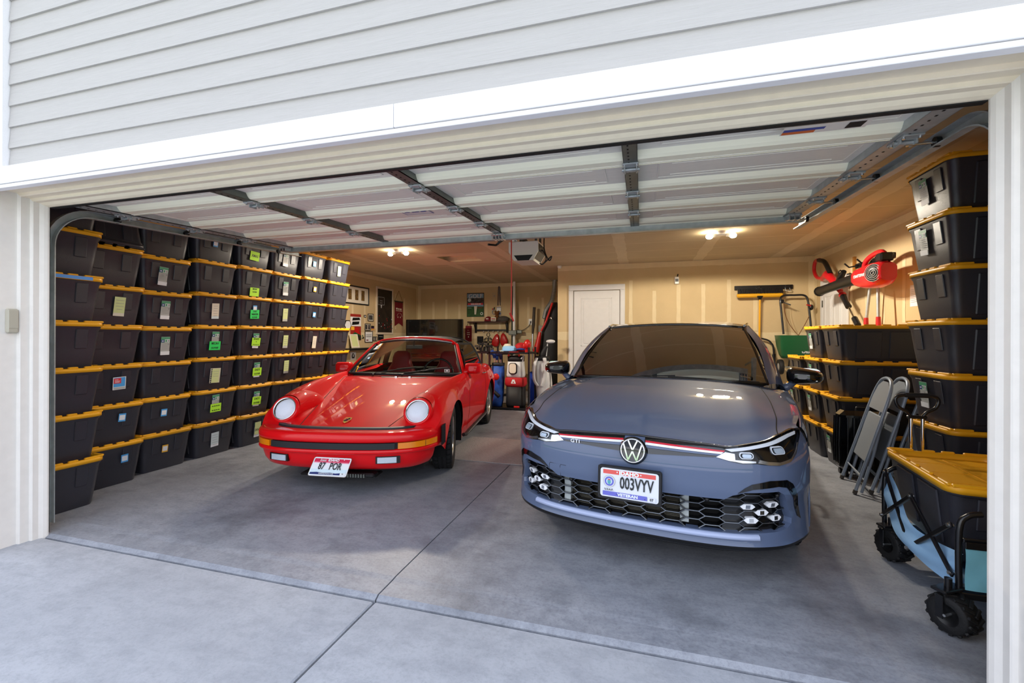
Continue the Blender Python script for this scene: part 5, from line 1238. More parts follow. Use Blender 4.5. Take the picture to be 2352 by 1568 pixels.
# TV and cabinet
r=thing('television','large black flat screen television standing behind the red car','television',(-4.70,9.62,.81))
mb=MB(); mb.box((0,0,.46),(1.47,.05,.83),m_black,.01); mb.build('casing',r); mb=MB(); mb.box((0,-.026,.465),(1.44,.004,.79),mat('tv screen','0a0a0b',.12,coat=.5),.001); mb.build('screen',r)
mb=MB(); mb.prism([(-.30,-.1),(.30,-.1),(.26,.12),(-.26,.12)],0,.015,m_black); mb.box((0,.01,.04),(.12,.04,.08),m_black,.01); mb.build('stand',r)
r=thing('tv_cabinet','low dark cabinet carrying the television','cabinet',(-4.70,9.75,0)); mb=MB(); mb.box((0,0,.405),(1.5,.5,.79),m_wood,.008); mb.build('body',r)
for sx in(-1,1):
    mb=MB(); mb.box((sx*.37,-.255,.40),(.70,.02,.70),m_wood,.006); d_=mb.build('door',r); mb=MB(); mb.cyl((sx*.08,-.27,.36),(sx*.08,-.27,.46),.008,m_chrome,8); mb.build('handle',d_)
# golf magazine poster
pA=mat('poster sky','7fa3c4',.6); pG=mat('poster green','2f5a26',.6,noise=.4,nscale=20)
mb=panel([('r',-.23,-.30,.23,.30,m_bk),('r',-.22,-.29,.215,.28,pA),('r',-.22,-.29,.215,-.04,pG),('r',-.22,.0,.215,.17,a3),('t','GOLF',0,.215,.15,m_lw,1.0),('c',-.16,.12,.045,m_nb),('r',-.20,.0,.20,.045,m_lr),('r',-.12,.010,-.03,.034,m_lw),('r',-.02,.010,.08,.034,m_lw),('r',.09,.010,.15,.034,m_lw),('r',-.20,-.08,-.10,-.075,m_lw),('r',.06,-.08,.18,-.07,m_red2),('p',[(-.02,-.24),(.02,-.24),(.05,-.03),(-.03,-.03)],m_nw),('c',.17,-.22,.035,m_lw),('c',.17,-.22,.022,pG)],WBM(-3.995,2.075,10.5,.004),dz=.001)
tag(mb.build('magazine_poster'),'black-edged GOLF magazine cover poster above the hat shelf','poster')
r=thing('lanyard','dark lanyard with white badges hanging on the back wall','lanyard',(-3.37,10.48,2.5)); mb=MB(); mb.tube([(-.03,0,-.45),(-.015,0,0),(.0,-.01,.02),(.015,0,0),(.03,0,-.45)],.009,mat('navy ribbon','20204a',.7),6); mb.build('ribbon',r)
mb=panel([('r',-.055,-.06,.055,.05,m_lw),('r',-.055,.03,.055,.04,m_bk),('r',-.06,-.17,.05,-.09,m_pap),('r',-.06,-.13,.05,-.10,m_lb)],Matrix(((1,0,0,0),(0,0,-1,-.01),(0,1,0,-.53),(0,0,0,1)))); mb.build('badge',r)
tag(panel([('r',-.04,-.09,-.035,.09,m_pap),('r',.035,-.09,.04,.09,m_pap),('r',-.04,.085,.04,.09,m_pap),('r',-.01,-.01,.01,.05,m_pap)],WBM(-3.50,2.27,10.5,.004)).build('wall_drawing'),'thin outlined sketch right of the magazine poster','drawing')
r=thing('wall_ornament','small round ornament with a red tip on the back wall','ornament',(-3.50,10.47,1.93)); mb=MB(); mb.tube([(.04*math.cos(a),0,.055*math.sin(a)-.04) for a in [2*PI*k/16 for k in range(16)]],.012,m_pap,6,True); mb.build('ring',r); mb=MB(); mb.tube([(.0,0,.02),(.015,0,.08)],.012,m_bk,6); mb.sph((-.03,0,.03),.02,m_red2,n=10,k=6); mb.build('top',r)
# hat shelf
r=thing('hat_shelf','black wall shelf with two brackets, a lower rail and hooks','shelf',(-3.61,10.38,1.64)); mb=MB(); mb.box((-.02,0,0),(1.0,.20,.03),m_wood,.004); mb.build('board',r)
for x in(-.36,.46):
    mb=MB(); mb.box((x,.08,-.13),(.05,.03,.27),m_bk,.004); mb.tube([(x,.07,-.24),(x,-.06,-.02)],.01,m_bk,6); mb.build('bracket',r)
mb=MB(); mb.box((.05,.06,-.20),(.84,.03,.04),m_bk,.004); mb.build('lower_rail',r)
for k in range(5): mb=MB(); mb.tube([(-.14+.125*k,.05,-.22),(-.14+.125*k,.03,-.26),(-.14+.125*k,.0,-.24)],.008,m_cwhite,6); mb.build('hook',r)
def capmesh(mb,c,rr,m,mbrim,dirx=1):
    mb.sph(c,(rr,rr*1.1,rr*.85),m,n=18,k=10); 
r=thing('baseball_cap','maroon baseball cap with pale lettering on the hat shelf','cap',(-3.60,10.36,1.656)); mb=MB(); mb.lathe([(.10,0),(.102,.03),(.09,.075),(.06,.105),(.02,.12),(0,.121)],m_maroon,20); mb.build('crown',r); mb=MB(); mb.prism([(.085*math.cos(a),-.06-.10*abs(math.sin(a))) for a in [PI*k/12 for k in range(13)]],0,.008,m_maroon); mb.build('brim',r); panel([('r',-.03,-.012,.03,-.006,m_lw),('r',-.035,-.004,.035,.012,m_nw)],T(0,-.104,.06)@RX(PI/2)).build('lettering',r)
r=thing('flat_cap','grey wool cap on the right end of the hat shelf','cap',(-3.22,10.36,1.656)); mb=MB(); mb.sph((0,0,.05),(.15,.12,.08),m_cap); mb.build('crown',r); mb=MB(); mb.sph((-.08,-.05,.018),(.10,.09,.014),m_cap,n=14,k=6); mb.build('brim',r)
tag(panel([('r',-.065,-.045,.065,.045,m_nw),('r',-.05,.0,.05,.02,m_red2),('r',-.05,-.03,.05,-.015,m_bk)],WBM(-3.445,1.705,10.27,0)).build('small_sign'),'small cream sign standing on the hat shelf','sign')
r=thing('plush_bear','small brown plush bear sitting on the hat shelf','plush toy',(-3.40,10.40,1.656)); mb=MB(); mb.sph((0,0,.08),(.06,.05,.085),m_brn); mb.sph((0,-.01,.20),(.055,.05,.052),m_brn); mb.sph((0,-.055,.19),(.022,.02,.018),m_brn,n=10,k=6); mb.build('body',r)
for sx in(-1,1): mb=MB(); mb.sph((sx*.045,0,.245),.02,m_brn,n=10,k=6); mb.build('ear',r)
# sign, square, scroll cross, slippers
r=thing('wooden_sign','narrow maroon wooden sign with pale writing right of the television','sign',(-4.17,10.48,1.355)); mb=MB(); mb.box((0,0,0),(.165,.02,.39),m_maroon,.004); mb.build('board',r)
panel([('r',-.03,.08,.02,.09,m_nw),('r',-.04,.02,.04,.035,m_nw),('r',-.04,-.03,.04,-.01,m_nw),('r',-.01,-.10,.015,-.06,m_nw)],Matrix(((1,0,0,0),(0,0,-1,-.011),(0,1,0,0),(0,0,0,1)))).build('writing',r); mb=MB(); mb.tube([(-.05,0,.19),(0,0,.30),(.05,0,.19)],.005,m_bk,5); mb.build('cord',r)
mb=MB(); mb.box((-3.86,10.485,1.197),(.163,.02,.184),m_bk,.004); tag(mb.build('chalk_square'),'plain black square plaque left of the iron cross','plaque')
r=thing('iron_cross','wrought iron scroll cross on the back wall','wall ornament',(-3.646,10.47,1.15)); mb=MB()
for k in range(4):
    A=RY(PI/2*k); mb.tube([(0,0,.02),(0,0,.13)],[.022,.008],m_bk,6,M=A); mb.tube([(.04*math.sin(a),0,.175+.045*math.cos(a)) for a in [.4+5.5*q/16 for q in range(17)]],.007,m_bk,6,M=A)
    for sx in(-1,1): mb.tube([(sx*(.012+.035*(1-math.cos(a))),0,.07+.035*math.sin(a)) for a in [4.2*q/12 for q in range(13)]],.006,m_bk,6,M=A)
mb.build('scrollwork',r)
for x,z,an,lab in((-3.43,1.19,.22,'red slipper hanging left on the hook rail'),(-3.23,1.21,-.15,'red slipper hanging right on the hook rail')):
    r=thing('slipper',lab,'slipper',(x,10.43,z),0,'red slippers under the hat shelf'); r.rotation_euler=(0,an,0); mb=MB(); P=[]
    for z_,w_,d_ in((-.15,.05,.02),(-.12,.085,.035),(-.03,.098,.045),(.05,.075,.04),(.12,.05,.03),(.155,.02,.01)): P.append([V((a,b,z_)) for a,b in rrect(w_*2,d_*2,d_*.95,4)])
    mb.grid([q[::-1] for q in P][::-1],m_redp,True,False,True); mb.add(P[0],[list(range(20))],m_redp); mb.add(P[-1],[list(range(20))],m_redp); mb.build('shoe',r,fix=True); mb=MB(); mb.tube([(0,0,.14),(0,.02,.19)],.006,m_redp,6); mb.build('strap',r)
# flue pole with its clamp, outlet and cable
r=thing('support_pole','white steel pole from ceiling to floor beside the golf rack','pole',(-2.93,10.30,0)); mb=MB(); mb.cyl((0,0,0),(0,0,CZ),.033,mat('white enamel','ffffff',.3,coat=1),20); mb.build('pole',r)
mb=MB(); mb.cyl((-.06,.03,0),(-.06,.03,CZ-.1),.018,mat('dark green pipe','1e2a22',.4),10); mb.build('dark_pipe',r); mb=MB(); mb.box((-.02,-.03,1.38),(.2,.1,.11),m_steeld,.01); mb.box((.12,0,1.40),(.16,.05,.08),m_steeld,.01); mb.box((0,-.04,1.31),(.13,.12,.012),m_chrome,.003); mb.build('clamp',r)
r=thing('wall_outlet','white outlet plate with a plugged-in grey cable on the back wall','outlet',(-2.57,10.495,1.64)); mb=MB(); mb.box((0,0,0),(.10,.01,.15),m_cwhite,.003); mb.build('plate',r); mb=MB(); mb.box((0,-.015,0),(.03,.03,.04),m_bk,.005); mb.tube(cr([(0,-.02,-.02),(-.04,-.03,-.10),(-.18,-.05,-.20),(-.30,-.09,-.19)],6),.007,m_bk,6); mb.build('plug_and_cable',r)
r=thing('breaker_panel','grey electrical panel low on the back wall','electrical panel',(-2.17,10.46,1.27)); mb=MB(); mb.box((0,0,0),(.38,.08,.56),m_pap,.006); mb.build('box',r); mb=MB(); mb.box((0,-.043,0),(.34,.008,.52),mat('panel door grey','aaa79b',.5),.003); mb.box((-.12,-.05,.0),(.02,.01,.06),m_bk,.003); mb.box((.06,-.048,.18),(.14,.002,.06),m_lw); mb.build('door',r)
mb=MB(); P=[]; pts=cr([(-1.93,10.2,2.6),(-1.94,10.2,2.35),(-1.99,10.15,2.1),(-2.10,10.1,1.9),(-2.14,10.05,1.70)],10); mb.tube(pts,[.055 if i%2 else .048 for i in range(len(pts))],m_steel,14); tag(mb.build('flexible_duct'),'silver flexible duct dropping from the ceiling corner','duct')
r=thing('wooden_stick','tall slim pole with a weathered wooden head beside the outlet','pole',(-2.46,10.2,0)); mb=MB(); mb.tube([(0,0,0),(.0,.05,1.35)],.02,m_chrome,10); mb.build('shaft',r); mb=MB(); mb.tube([(0,.05,1.35),(.01,.07,1.55),(.03,.08,1.98)],[.022,.04,.035],m_cap,8); mb.build('head',r)
# tall black travel bag with red piping near the wall corner
r=thing('travel_bag','tall black golf travel cover with red trim leaning in the corner','bag',(-1.86,9.2,0)); mb=MB(); P=[]
for z,x,w,d in((.02,0,.20,.17),(.3,0,.23,.20),(.9,.02,.22,.19),(1.4,.05,.19,.16),(1.8,.09,.14,.12),(2.0,.12,.06,.05)): P.append([V((x+a,b,z)) for a,b in rrect(w*2,d*2,d*.8,5)])
mb.grid([q[::-1] for q in P][::-1],mat('black nylon','1b1b1f',.6,noise=.2,nscale=12),True,False,True); mb.add(P[0],[list(range(24))],m_bk); mb.add(P[-1],[list(range(24))],m_bk); mb.build('cover',r,fix=True); mb=MB(); mb.tube(cr([(.10,-.14,1.98),(-.02,-.2,1.6),(-.12,-.2,1.40)],5),.022,m_redp,8); mb.build('piping',r)
mb=MB(); mb.tube([(-.14,-.22,1.38),(-.17,-.23,1.2),(-.21,-.23,1.02),(-.23,-.23,.96)],[.03,.05,.065,.07],m_redp,12); mb.cyl((-.23,-.23,.97),(-.235,-.23,.93),.072,m_bk,12); mb.build('red_sleeve',r); mb=MB(); mb.tube([(.05,-.18,1.66),(.09,-.2,1.69),(.10,-.2,1.64)],.012,m_chrome,6); mb.build('buckle',r)
# ---- golf rack
r=thing('golf_rack','black steel golf bag rack standing behind the cars','rack',(-2.38,7.72,0)); mb=MB()
for x in(-.52,.0-.20,.52):
    for y in(-.24,.24):
        mb=MB(); mb.box((x,y,.55),(.03,.03,1.1),m_blackm,.003); mb.build('post',r)
for z in(.03,1.0):
    mb=MB()
    for y in(-.24,.24): mb.box((0,y,z),(1.06,.03,.03),m_blackm,.003)
    for x in(-.52,-.20,.52): mb.box((x,0,z),(.03,.48,.03),m_blackm,.003)
    if z<.5: mb.box((0,0,z+.005),(1.02,.46,.01),m_bk)
    mb.build('shelf_frame',r)
def bag(name,lab,loc,rz,parts):
    r=thing(name,lab,'golf bag',loc,rz,'golf bags at the back'); 
    for nm,rows,m in parts:
        mb=MB(); P=[[V((x+a,y+b,z)) for a,b in rrect(w*2,d*2,min(w,d)*.75,5)] for z,w,d,x,y in rows]
        mb.grid([q[::-1] for q in P][::-1],m,True,False,True); mb.add(P[0],[list(range(24))],m); mb.add(P[-1],[list(range(24))],m); mb.build(nm,r,fix=True)
    return r
m_bn=MATS['black nylon']
r=bag('golf_bag','red, white and black golf cart bag in the middle of the rack',(-2.14,7.66,.046),0,[('lower_body',[(0,.16,.14,0,0),(.05,.17,.15,0,0),(.36,.165,.15,0,0)],m_bn),('red_band',[(.36,.168,.152,0,0),(.40,.19,.17,0,0),(.50,.185,.165,0,0),(.52,.16,.15,0,0)],m_red2),('upper_body',[(.52,.15,.14,0,0),(.56,.16,.15,0,0),(.80,.14,.13,0,0)],m_wht),('collar',[(.80,.14,.13,0,0),(.90,.145,.135,0,0)],m_bn)])
mb=MB(); mb.prism(rrect(.15,.20,.05,5,0,0),0,.03,m_bk,T(-.01,-.15,.68)@RX(PI/2)); mb.prism(rrect(.12,.17,.045,5,0,.005),.03,.045,m_nw,T(-.01,-.15,.68)@RX(PI/2)); mb.build('front_pocket',r)
mb=panel([('p',[(-.045,-.03),(.045,-.03),(.02,.04),(-.02,.04)],m_lw),('p',[(-.015,-.02),(.015,-.02),(.0,.015)],m_red2)],T(0,-.172,.45)@RX(PI/2)); mb.build('emblem',r)
mb=MB(); mb.tube([(-.10,-.14,.90),(-.08,-.15,.96),(.08,-.15,.96),(.10,-.14,.90)],.018,m_redp,8); mb.build('handle',r)
mb=MB(); mb.tube([(.13,-.14,.85),(.17,-.12,.92),(.15,-.1,.80)],.012,m_wht,6); mb.box((.06,-.17,.015),(.1,.03,.03),m_redp,.005); mb.build('trim',r)
r=bag('golf_bag','slim blue golf carry bag left of the rack centre',(-2.46,7.62,.046),0,[('body',[(0,.10,.09,-.03,0),(.1,.11,.10,-.02,0),(.5,.11,.10,0,0),(.72,.105,.095,0,0)],m_blue),('top_cuff',[(.72,.11,.10,0,0),(.77,.11,.10,0,0)],m_bn)])
mb=MB(); mb.tube([(-.1,-.08,.02),(-.09,-.12,.30)],.02,mat('orange trim','e0562a',.6),6); mb.tube([(-.08,-.1,.30),(.06,-.12,.18)],.03,m_bn,6); mb.build('strap',r)
for k,(dx,h_,m__) in enumerate(((-.07,.95,m_blue),(-.02,.92,m_blue),(.05,.93,MATS['navy ribbon']))):
    mb=MB(); mb.cyl((dx,0,.75),(dx,0,h_-.04),.008,m_chrome,8); mb.tube([(dx,0,h_-.10),(dx-.01,0,h_-.02),(dx-.03,-.03,h_+.01),(dx-.07,-.06,h_-.01)],[.025,.035,.045,.03],m__,10); mb.build('club_headcover',r)
r=bag('golf_bag','white stand golf bag with shoulder straps beside the wall corner',(-1.72,8.02,0.0),.12,[('body',[(.0,.11,.11,.03,0),(.05,.14,.13,.03,0),(.45,.15,.14,.01,0),(.85,.13,.12,-.02,0)],m_wht),('collar',[(.85,.135,.125,-.02,0),(.93,.13,.12,-.02,0)],m_bn)])
for sx in(-1,1):
    mb=MB(); mb.tube(cr([(sx*.07-.04,-.13,.90),(sx*.10-.05,-.19,.75),(sx*.09-.06,-.18,.52),(sx*.04-.05,-.16,.40)],5),.035,m_wht,8,flat=.5); mb.build('strap',r)
mb=MB(); mb.tube([(.12,-.06,.85),(.13,-.1,.4),(.11,-.08,.1)],.012,m_bk,6); mb.build('trim',r)
r=thing('golf_driver','white headed golf driver standing in the white bag','golf club',(-1.70,8.0,.86)); mb=MB(); mb.tube([(.03,0,0),(.06,0,.30)],.010,m_wht,8); mb.build('shaft',r); mb=MB(); mb.sph((.12,-.02,.34),(.085,.06,.035),m_wht); mb.build('head',r); mb=MB(); mb.tube([(-.06,0,.04),(.0,0,.16),(.04,.0,.26)],[.05,.05,.03],m_bn,10); mb.build('headcover',r)
r=bag('golf_bag','small bright blue bag tucked beside the white golf bag',(-1.93,8.24,0),0,[('body',[(.0,.09,.08,0,0),(.1,.10,.09,0,0),(.62,.10,.09,0,0)],mat('bright blue nylon','1f50d8',.5))])
# hats and balls on the rack
r=thing('folded_cap','light blue cap on top of the golf rack','cap',(-2.26,7.70,1.016)); mb=MB(); mb.box((0,0,.05),(.26,.2,.1),m_lite,.03); mb.build('crown',r); mb=MB(); mb.box((-.02,-.12,.02),(.22,.1,.012),m_lite,.005); mb.build('brim',r)
r=thing('sun_hat','cream sun hat behind the light blue cap','hat',(-2.36,7.86,1.016)); mb=MB(); mb.lathe([(.15,0),(.14,.012),(.085,.03),(.08,.10),(.05,.135),(0,.14)],m_nw,24); mb.build('hat',r)
r=thing('red_helmet','red and blue cap bundle at the right of the rack top','cap',(-2.06,7.72,1.016)); mb=MB(); mb.sph((0,0,.08),(.12,.11,.085),m_red2); mb.build('crown',r); mb=MB(); mb.tube([(-.11,-.04,.05),(0,-.11,.05),(.09,-.06,.05)],.018,m_blue,8); mb.build('band',r)
r=thing('boxing_glove','red boxing glove hanging on the right post of the rack','glove',(-1.90,7.56,1.12)); mb=MB(); mb.sph((0,-.03,.03),(.065,.06,.085),m_redp); mb.sph((-.05,-.05,.0),(.03,.03,.05),m_redp,n=10,k=8); mb.build('mitt',r); mb=MB(); mb.cyl((0,-.03,-.05),(0,-.02,-.13),.045,m_redp,14); mb.build('cuff',r)
r=thing('red_disc','round red target disc hanging on the rack post','disc',(-2.44,7.44,.58)); mb=MB(); mb.lathe([(0,.02),(.04,.02),(.058,.008),(.06,0),(0,-.0)],m_redp,24,RX(PI/2)); mb.build('disc',r)
r=thing('ball_basket','black wire basket of coloured balls at the left of the rack','basket',(-2.80,7.66,.58)); mb=MB()
for z in(0,.09,.18): mb.tube([(x,y,z) for x,y in rrect(.40,.34,.03,3)],.006,m_bk,5,True)
for x,y in rrect(.40,.34,.03,3): mb.cyl((x,y,0),(x,y,.18),.003,m_bk,5)
mb.box((0,0,.0),(.39,.33,.006),m_bk); mb.build('basket',r)
bc=[m_redp,m_yel,m_np,m_lc,mat('ball pink','f06a8a',.4),m_lw,m_grn]
b0=None
for k in range(26):
    x,y=-2.95+.062*(k%6),7.53+.064*(k//6); z=.63+.045*((k*7)%3)
    z=.612
    m_=bc[k%7]; key='ball'+m_.name
    if key not in MATS:
        q=MB(); q.sph((0,0,0),.029,m_,n=12,k=8); MATS[key]=q.mesh('ball')
    o=bpy.data.objects.new('ball',MATS[key]); COL.objects.link(o); o.location=(x,y,z+.03*0)
    nm=m_.name.replace('label','').replace('plastic','').replace('paint','').replace('hopper','').replace('note paper','').replace('pale green note','lime').replace('ball ','').strip()
    tag(o,'small '+{'red plastic':'red','yellow paint':'yellow','pale green note':'lime','label blue':'sky blue','ball pink':'pink','label white':'white','green hopper plastic':'green'}.get(m_.name,'red')+' ball in the black wire basket','ball','balls in the wire basket')
r=thing('red_cloth_bin','dark red fabric bin under the ball basket','bin',(-2.80,7.66,.36)); mb=MB(); mb.box((0,0,.1),(.38,.32,.2),m_maroon,.03); mb.build('bin',r)
r=thing('storage_bin','black plastic bin at the bottom left of the rack','bin',(-2.86,7.66,.046)); mb=MB(); mb.box((.02,0,.14),(.34,.38,.28),m_black,.02); mb.build('bin',r)
r=thing('iron_set','set of golf irons with dark headcovers behind the rack','golf clubs',(-3.05,8.6,0)); mb=MB(); mb.lathe([(.12,0),(.13,.05),(.12,.7),(0,.7)],m_bn,20); mb.build('bag_body',r)
for k in range(6):
    a=k*.9; x,y=.08*math.cos(a),.08*math.sin(a); h_=1.0+.05*(k%3); mb=MB(); mb.cyl((x,y,.65),(x*1.8,y*1.5,h_),.007,m_chrome,6); mb.tube([(x*1.8,y*1.5,h_-.03),(x*1.8+.02,y*1.5-.02,h_+.03),(x*1.8-.07,y*1.5-.05,h_+.045)],[.02,.035,.022],m_bn if k%2 else m_cap,8); mb.build('club',r)
r=thing('black_scooter_seat','black padded bench bar behind the blue headcovers','fitness gear',(-3.0,9.2,0)); mb=MB(); mb.box((.1,0,.93),(.62,.2,.06),m_black,.02); mb.box((-.25,0,1.0),(.12,.12,.14),m_black,.03); mb.build('pad',r); mb=MB(); mb.tube([(.1,0,.9),(.1,0,.0)],.03,m_bk,8); mb.tube([(-.2,-.1,.02),(.4,.1,.02)],.03,m_bk,8); mb.build('frame',r)
r=thing('golf_driver','dark golf driver leaning left of the iron set','golf club',(-3.42,8.9,0)); mb=MB(); mb.tube([(0,.1,0),(0,0,.95)],.009,m_bk,6); mb.build('shaft',r); mb=MB(); mb.sph((-.02,-.02,.97),(.06,.05,.03),m_bk); mb.build('head',r)
# floor mat
mb=MB(); m_mat=mat('grey coin mat','c4bfc0',.45,noise=.25,nscale=60,bump=.8,bscale=90); mb.box((-1.58,4.83,.003),(1.0,1.04,.006),m_mat,.002); o=mb.build('floor_mat'); o.location=(0,0,.001); tag(o,'grey textured parking mat under the tail of the red car','mat')
# ---- broom, spreader
r=thing('tool_rail','black tool hanging rail on the back wall','rail',(1.93,8.225,2.11)); mb=MB(); mb.box((0,0,0),(.86,.03,.07),m_bk,.004); mb.build('bar',r)
for x in(-.08,.34): mb=MB(); mb.box((x,-.04,-.005),(.06,.05,.06),m_black,.008); mb.tube([(x-.03,-.05,-.02),(x-.035,-.08,-.07),(x+.035,-.08,-.07),(x+.03,-.05,-.02)],.007,m_steel,6); mb.build('clip',r)
r=thing('push_broom','wide yellow push broom hanging head up','broom',(1.855,8.12,1.0)); mb=MB(); mb.box((0,0,.975),(.68,.07,.07),m_yel,.02); mb.build('head',r); mb=MB()
for k in range(34): mb.box((-.32+.0195*k,-.01,1.04),(.015,.05,.08),m_bk,.003)
mb.build('bristles',r); mb=MB(); mb.tube([(0,-.02,.96),(0,-.02,.90)],[.05,.02],m_black,8); mb.tube([(0,-.02,.92),(0,.02,.0),(0,.04,-.5)],.0155,m_yel,10); mb.build('handle',r)
r=thing('hand_spreader','green drop spreader hanging by its black handle','spreader',(2.34,8.0,.96)); mb=MB(); mb.tube(cr([(-.17,.0,.38),(-.19,.04,.72),(-.20,.06,.93),(-.15,.07,.995),(.0,.07,1.0),(.13,.07,.995),(.18,.06,.93),(.20,.04,.72),(.22,0,.38)],6),.016,m_blackm,10); mb.build('handle',r)
mb=MB(); P=[]
for z,w,d in((0,.20,.07),(.05,.225,.10),(.18,.25,.14),(.34,.265,.17),(.36,.27,.175)): P.append([V((a,-.02+b,z)) for a,b in rrect(w*2,d*2,.04,4)])
mb.grid([q[::-1] for q in P][::-1],m_grn,True,False,True); mb.add(P[0],[list(range(20))],m_grn); Q=[[V((a*.93,-.02+(b+.02)*.9,z)) for a,b in rrect(w*2,d*2,.04,4)] for z,w,d in((.36,.268,.173),(.20,.22,.12))]; mb.grid(Q,m_grn,True,False,True); mb.add(Q[-1],[list(range(20))],m_grn); mb.build('hopper',r,fix=True)
panel([('p',[(.05*math.cos(a),.018*math.sin(a)+.03) for a in [2*PI*k/20 for k in range(20)]],m_lw),('p',[(.045*math.cos(a),.015*math.sin(a)+.03) for a in [2*PI*k/20 for k in range(20)]],m_grn),('t','Scotts',0,.03,.022,m_lw,.9),('t','Turf Builder',0,-.005,.036,m_lw,.85,.0008,.2)],T(.11,-.145,.10)@RX(PI/2)@RX(-.28)).build('lettering',r)
for x in(-.22,.25): mb=MB(); mb.lathe([(.06,-.03),(.115,-.03),(.12,-.015),(.12,.015),(.115,.03),(.06,.03)],m_rubber,28,T(x,-.02,-.14)@RY(PI/2)); mb.lathe([(0,.02),(.06,.03),(.06,-.03),(0,-.02)],m_pap,20,T(x,-.02,-.14)@RY(PI/2)); mb.build('wheel',r)
mb=MB(); mb.cyl((-.22,-.02,-.14),(.25,-.02,-.14),.009,m_steel,8); mb.tube([(-.1,0,-.14),(-.08,0,.02)],.01,m_bk,6); mb.tube([(.1,0,-.14),(.08,0,.02)],.01,m_bk,6); mb.build('axle',r)
mb=MB(); mb.tube(cr([(-.17,.0,.88),(-.15,0,.7),(-.08,0,.52),(.03,-.02,.36)],5),.005,m_brn,5); mb.tube(cr([(.03,-.02,.36),(.12,0,.52),(.19,.02,.66)],5),.005,m_brn,5); mb.build('control_cable',r)
mb=MB(); mb.tube([(-.19,.05,.90),(-.07,.0,.84)],.010,m_bk,6); mb.box((-.18,.04,.90),(.05,.04,.06),m_bk,.01); mb.build('lever',r); mb=MB(); mb.sph((.22,.03,.80),(.035,.03,.045),m_bk,n=12,k=8); mb.tube([(.22,.02,.82),(.15,.0,.84)],.012,m_redp,6); mb.build('rate_dial',r)
r=thing('hand_truck','black tubular hand truck against the back wall behind the grey car','hand truck',(1.95,8.12,0)); mb=MB(); mb.tube(cr([(.12,0,.0),(.12,.02,1.0),(.08,.04,1.20),(-.02,.05,1.26),(-.14,.05,1.27)],6),.014,m_blackm,10); mb.build('frame',r); mb=MB(); mb.tube([(.12,.02,.75),(.12,.02,1.02)],.024,m_bk,10); mb.build('grip',r)
# ---- right wall tools
r=thing('wall_tool_rack','black wall rail holding the garden tools on the right wall','rail',(2.655,6.30,2.20)); mb=MB(); mb.box((0,0,0),(.04,.86,.06),m_bk,.004); mb.build('bar',r)
for y in(-.36,.0,.34): mb=MB(); mb.tube([(-.02,y,0),(-.12,y,-.02),(-.17,y,.03)],.010,m_bk,6); mb.build('hook',r)
m_tred=mat('tool red plastic','c81420',.3,coat=.3)
r=thing('leaf_blower','red and black cordless leaf blower hanging on the right wall','leaf blower',(2.44,6.0,1.98)); tl=lambda y,z,dx=0:(dx,y-6.0,z-1.98)
mb=MB(); mb.tube([tl(7.18,1.93,-.05),tl(6.9,1.945,-.045),tl(6.5,1.965,-.03),tl(6.12,1.985)],[.062,.058,.062,.07],m_black,16); mb.cyl(tl(7.19,1.93,-.05),tl(7.16,1.931,-.05),.068,m_black,16); mb.build('blower_tube',r)
mb=MB(); P=[]
for y,z,w,h_ in((6.16,1.985,.07,.075),(6.08,1.98,.085,.10),(5.9,1.965,.095,.125),(5.72,1.96,.10,.135),(5.56,1.965,.095,.125),(5.47,1.97,.07,.09)): P.append([V((a,y-6.0,z-1.98+b)) for a,b in rrect(w*2,h_*2,w*.7,5)])
mb.grid(P,m_tred,True,False,True); mb.add(P[0],[list(range(24))],m_tred); mb.add(P[-1],[list(range(24))],m_tred); mb.tube(cr([tl(6.02,2.04),tl(5.95,2.15),tl(5.75,2.20),tl(5.58,2.18),tl(5.54,2.04)],5),.028,m_tred,10); mb.build('housing',r,fix=True)
mb=MB(); A=T(-.08,5.57-6.0,-.01)@RZ(.5)@RY(-PI/2); mb.lathe([(0,.03),(.04,.032),(.085,.022),(.098,.0)],m_bk,28,A)
for k in range(5): mb.tube([(x_,y_,z_) for x_,y_,z_ in [((.09-.018*k)*math.cos(a),(.09-.018*k)*math.sin(a),.026+.003*k) for a in [2*PI*q/20 for q in range(20)]]],.004,m_pap,5,True,M=A)
mb.build('fan_grille',r)
mb=MB(); mb.box(tl(5.56,2.13,.0),(.12,.12,.09),m_bk,.015); mb.build('battery',r); mb=MB(); mb.text('CRAFTSMAN',.045,m_lw,T(-.098,5.88-6.0,.0)@Matrix(((0,0,-1,0),(-1,0,0,0),(0,1,0,0),(0,0,0,1))),ext=.001,sx=1.1,bold=.001); mb.build('lettering',r)
r=thing('string_trimmer','red cordless string trimmer hanging on the right wall, loop handle up','string trimmer',(2.54,7.0,2.0)); tm=lambda y,z,dx=0:(dx,y-7.0,z-2.0)
mb=MB(); mb.tube(cr([tm(7.42,2.14),tm(7.70,2.18),tm(7.84,2.30),tm(7.80,2.44),tm(7.62,2.44)],6),.026,m_tred,10); mb.tube(cr([tm(7.66,2.44),tm(7.45,2.38),tm(7.30,2.25),tm(7.24,2.18)],5),.032,m_bk,10); mb.build('rear_handle',r)
mb=MB(); mb.tube([tm(7.50,2.14),tm(7.32,2.18),tm(7.15,2.08),tm(6.98,1.96),tm(6.9,1.90)],[.04,.065,.05,.042,.03],m_tred,12); mb.build('motor_housing',r)
mb=MB(); mb.tube([tm(6.88,1.885),tm(6.66,1.68),tm(6.46,1.49),tm(6.2,1.25)],.014,m_chrome,10); mb.build('shaft',r); mb=MB(); mb.tube([tm(6.84,1.85),tm(6.76,1.76),tm(6.66,1.68)],[.04,.03,.036],m_bk,10); mb.sph(tm(6.84,1.85),.045,m_tred,n=12,k=8); mb.build('coupler',r); mb=MB(); mb.tube([tm(6.5,1.53),tm(6.40,1.44)],.034,m_bk,8); mb.build('collar',r)
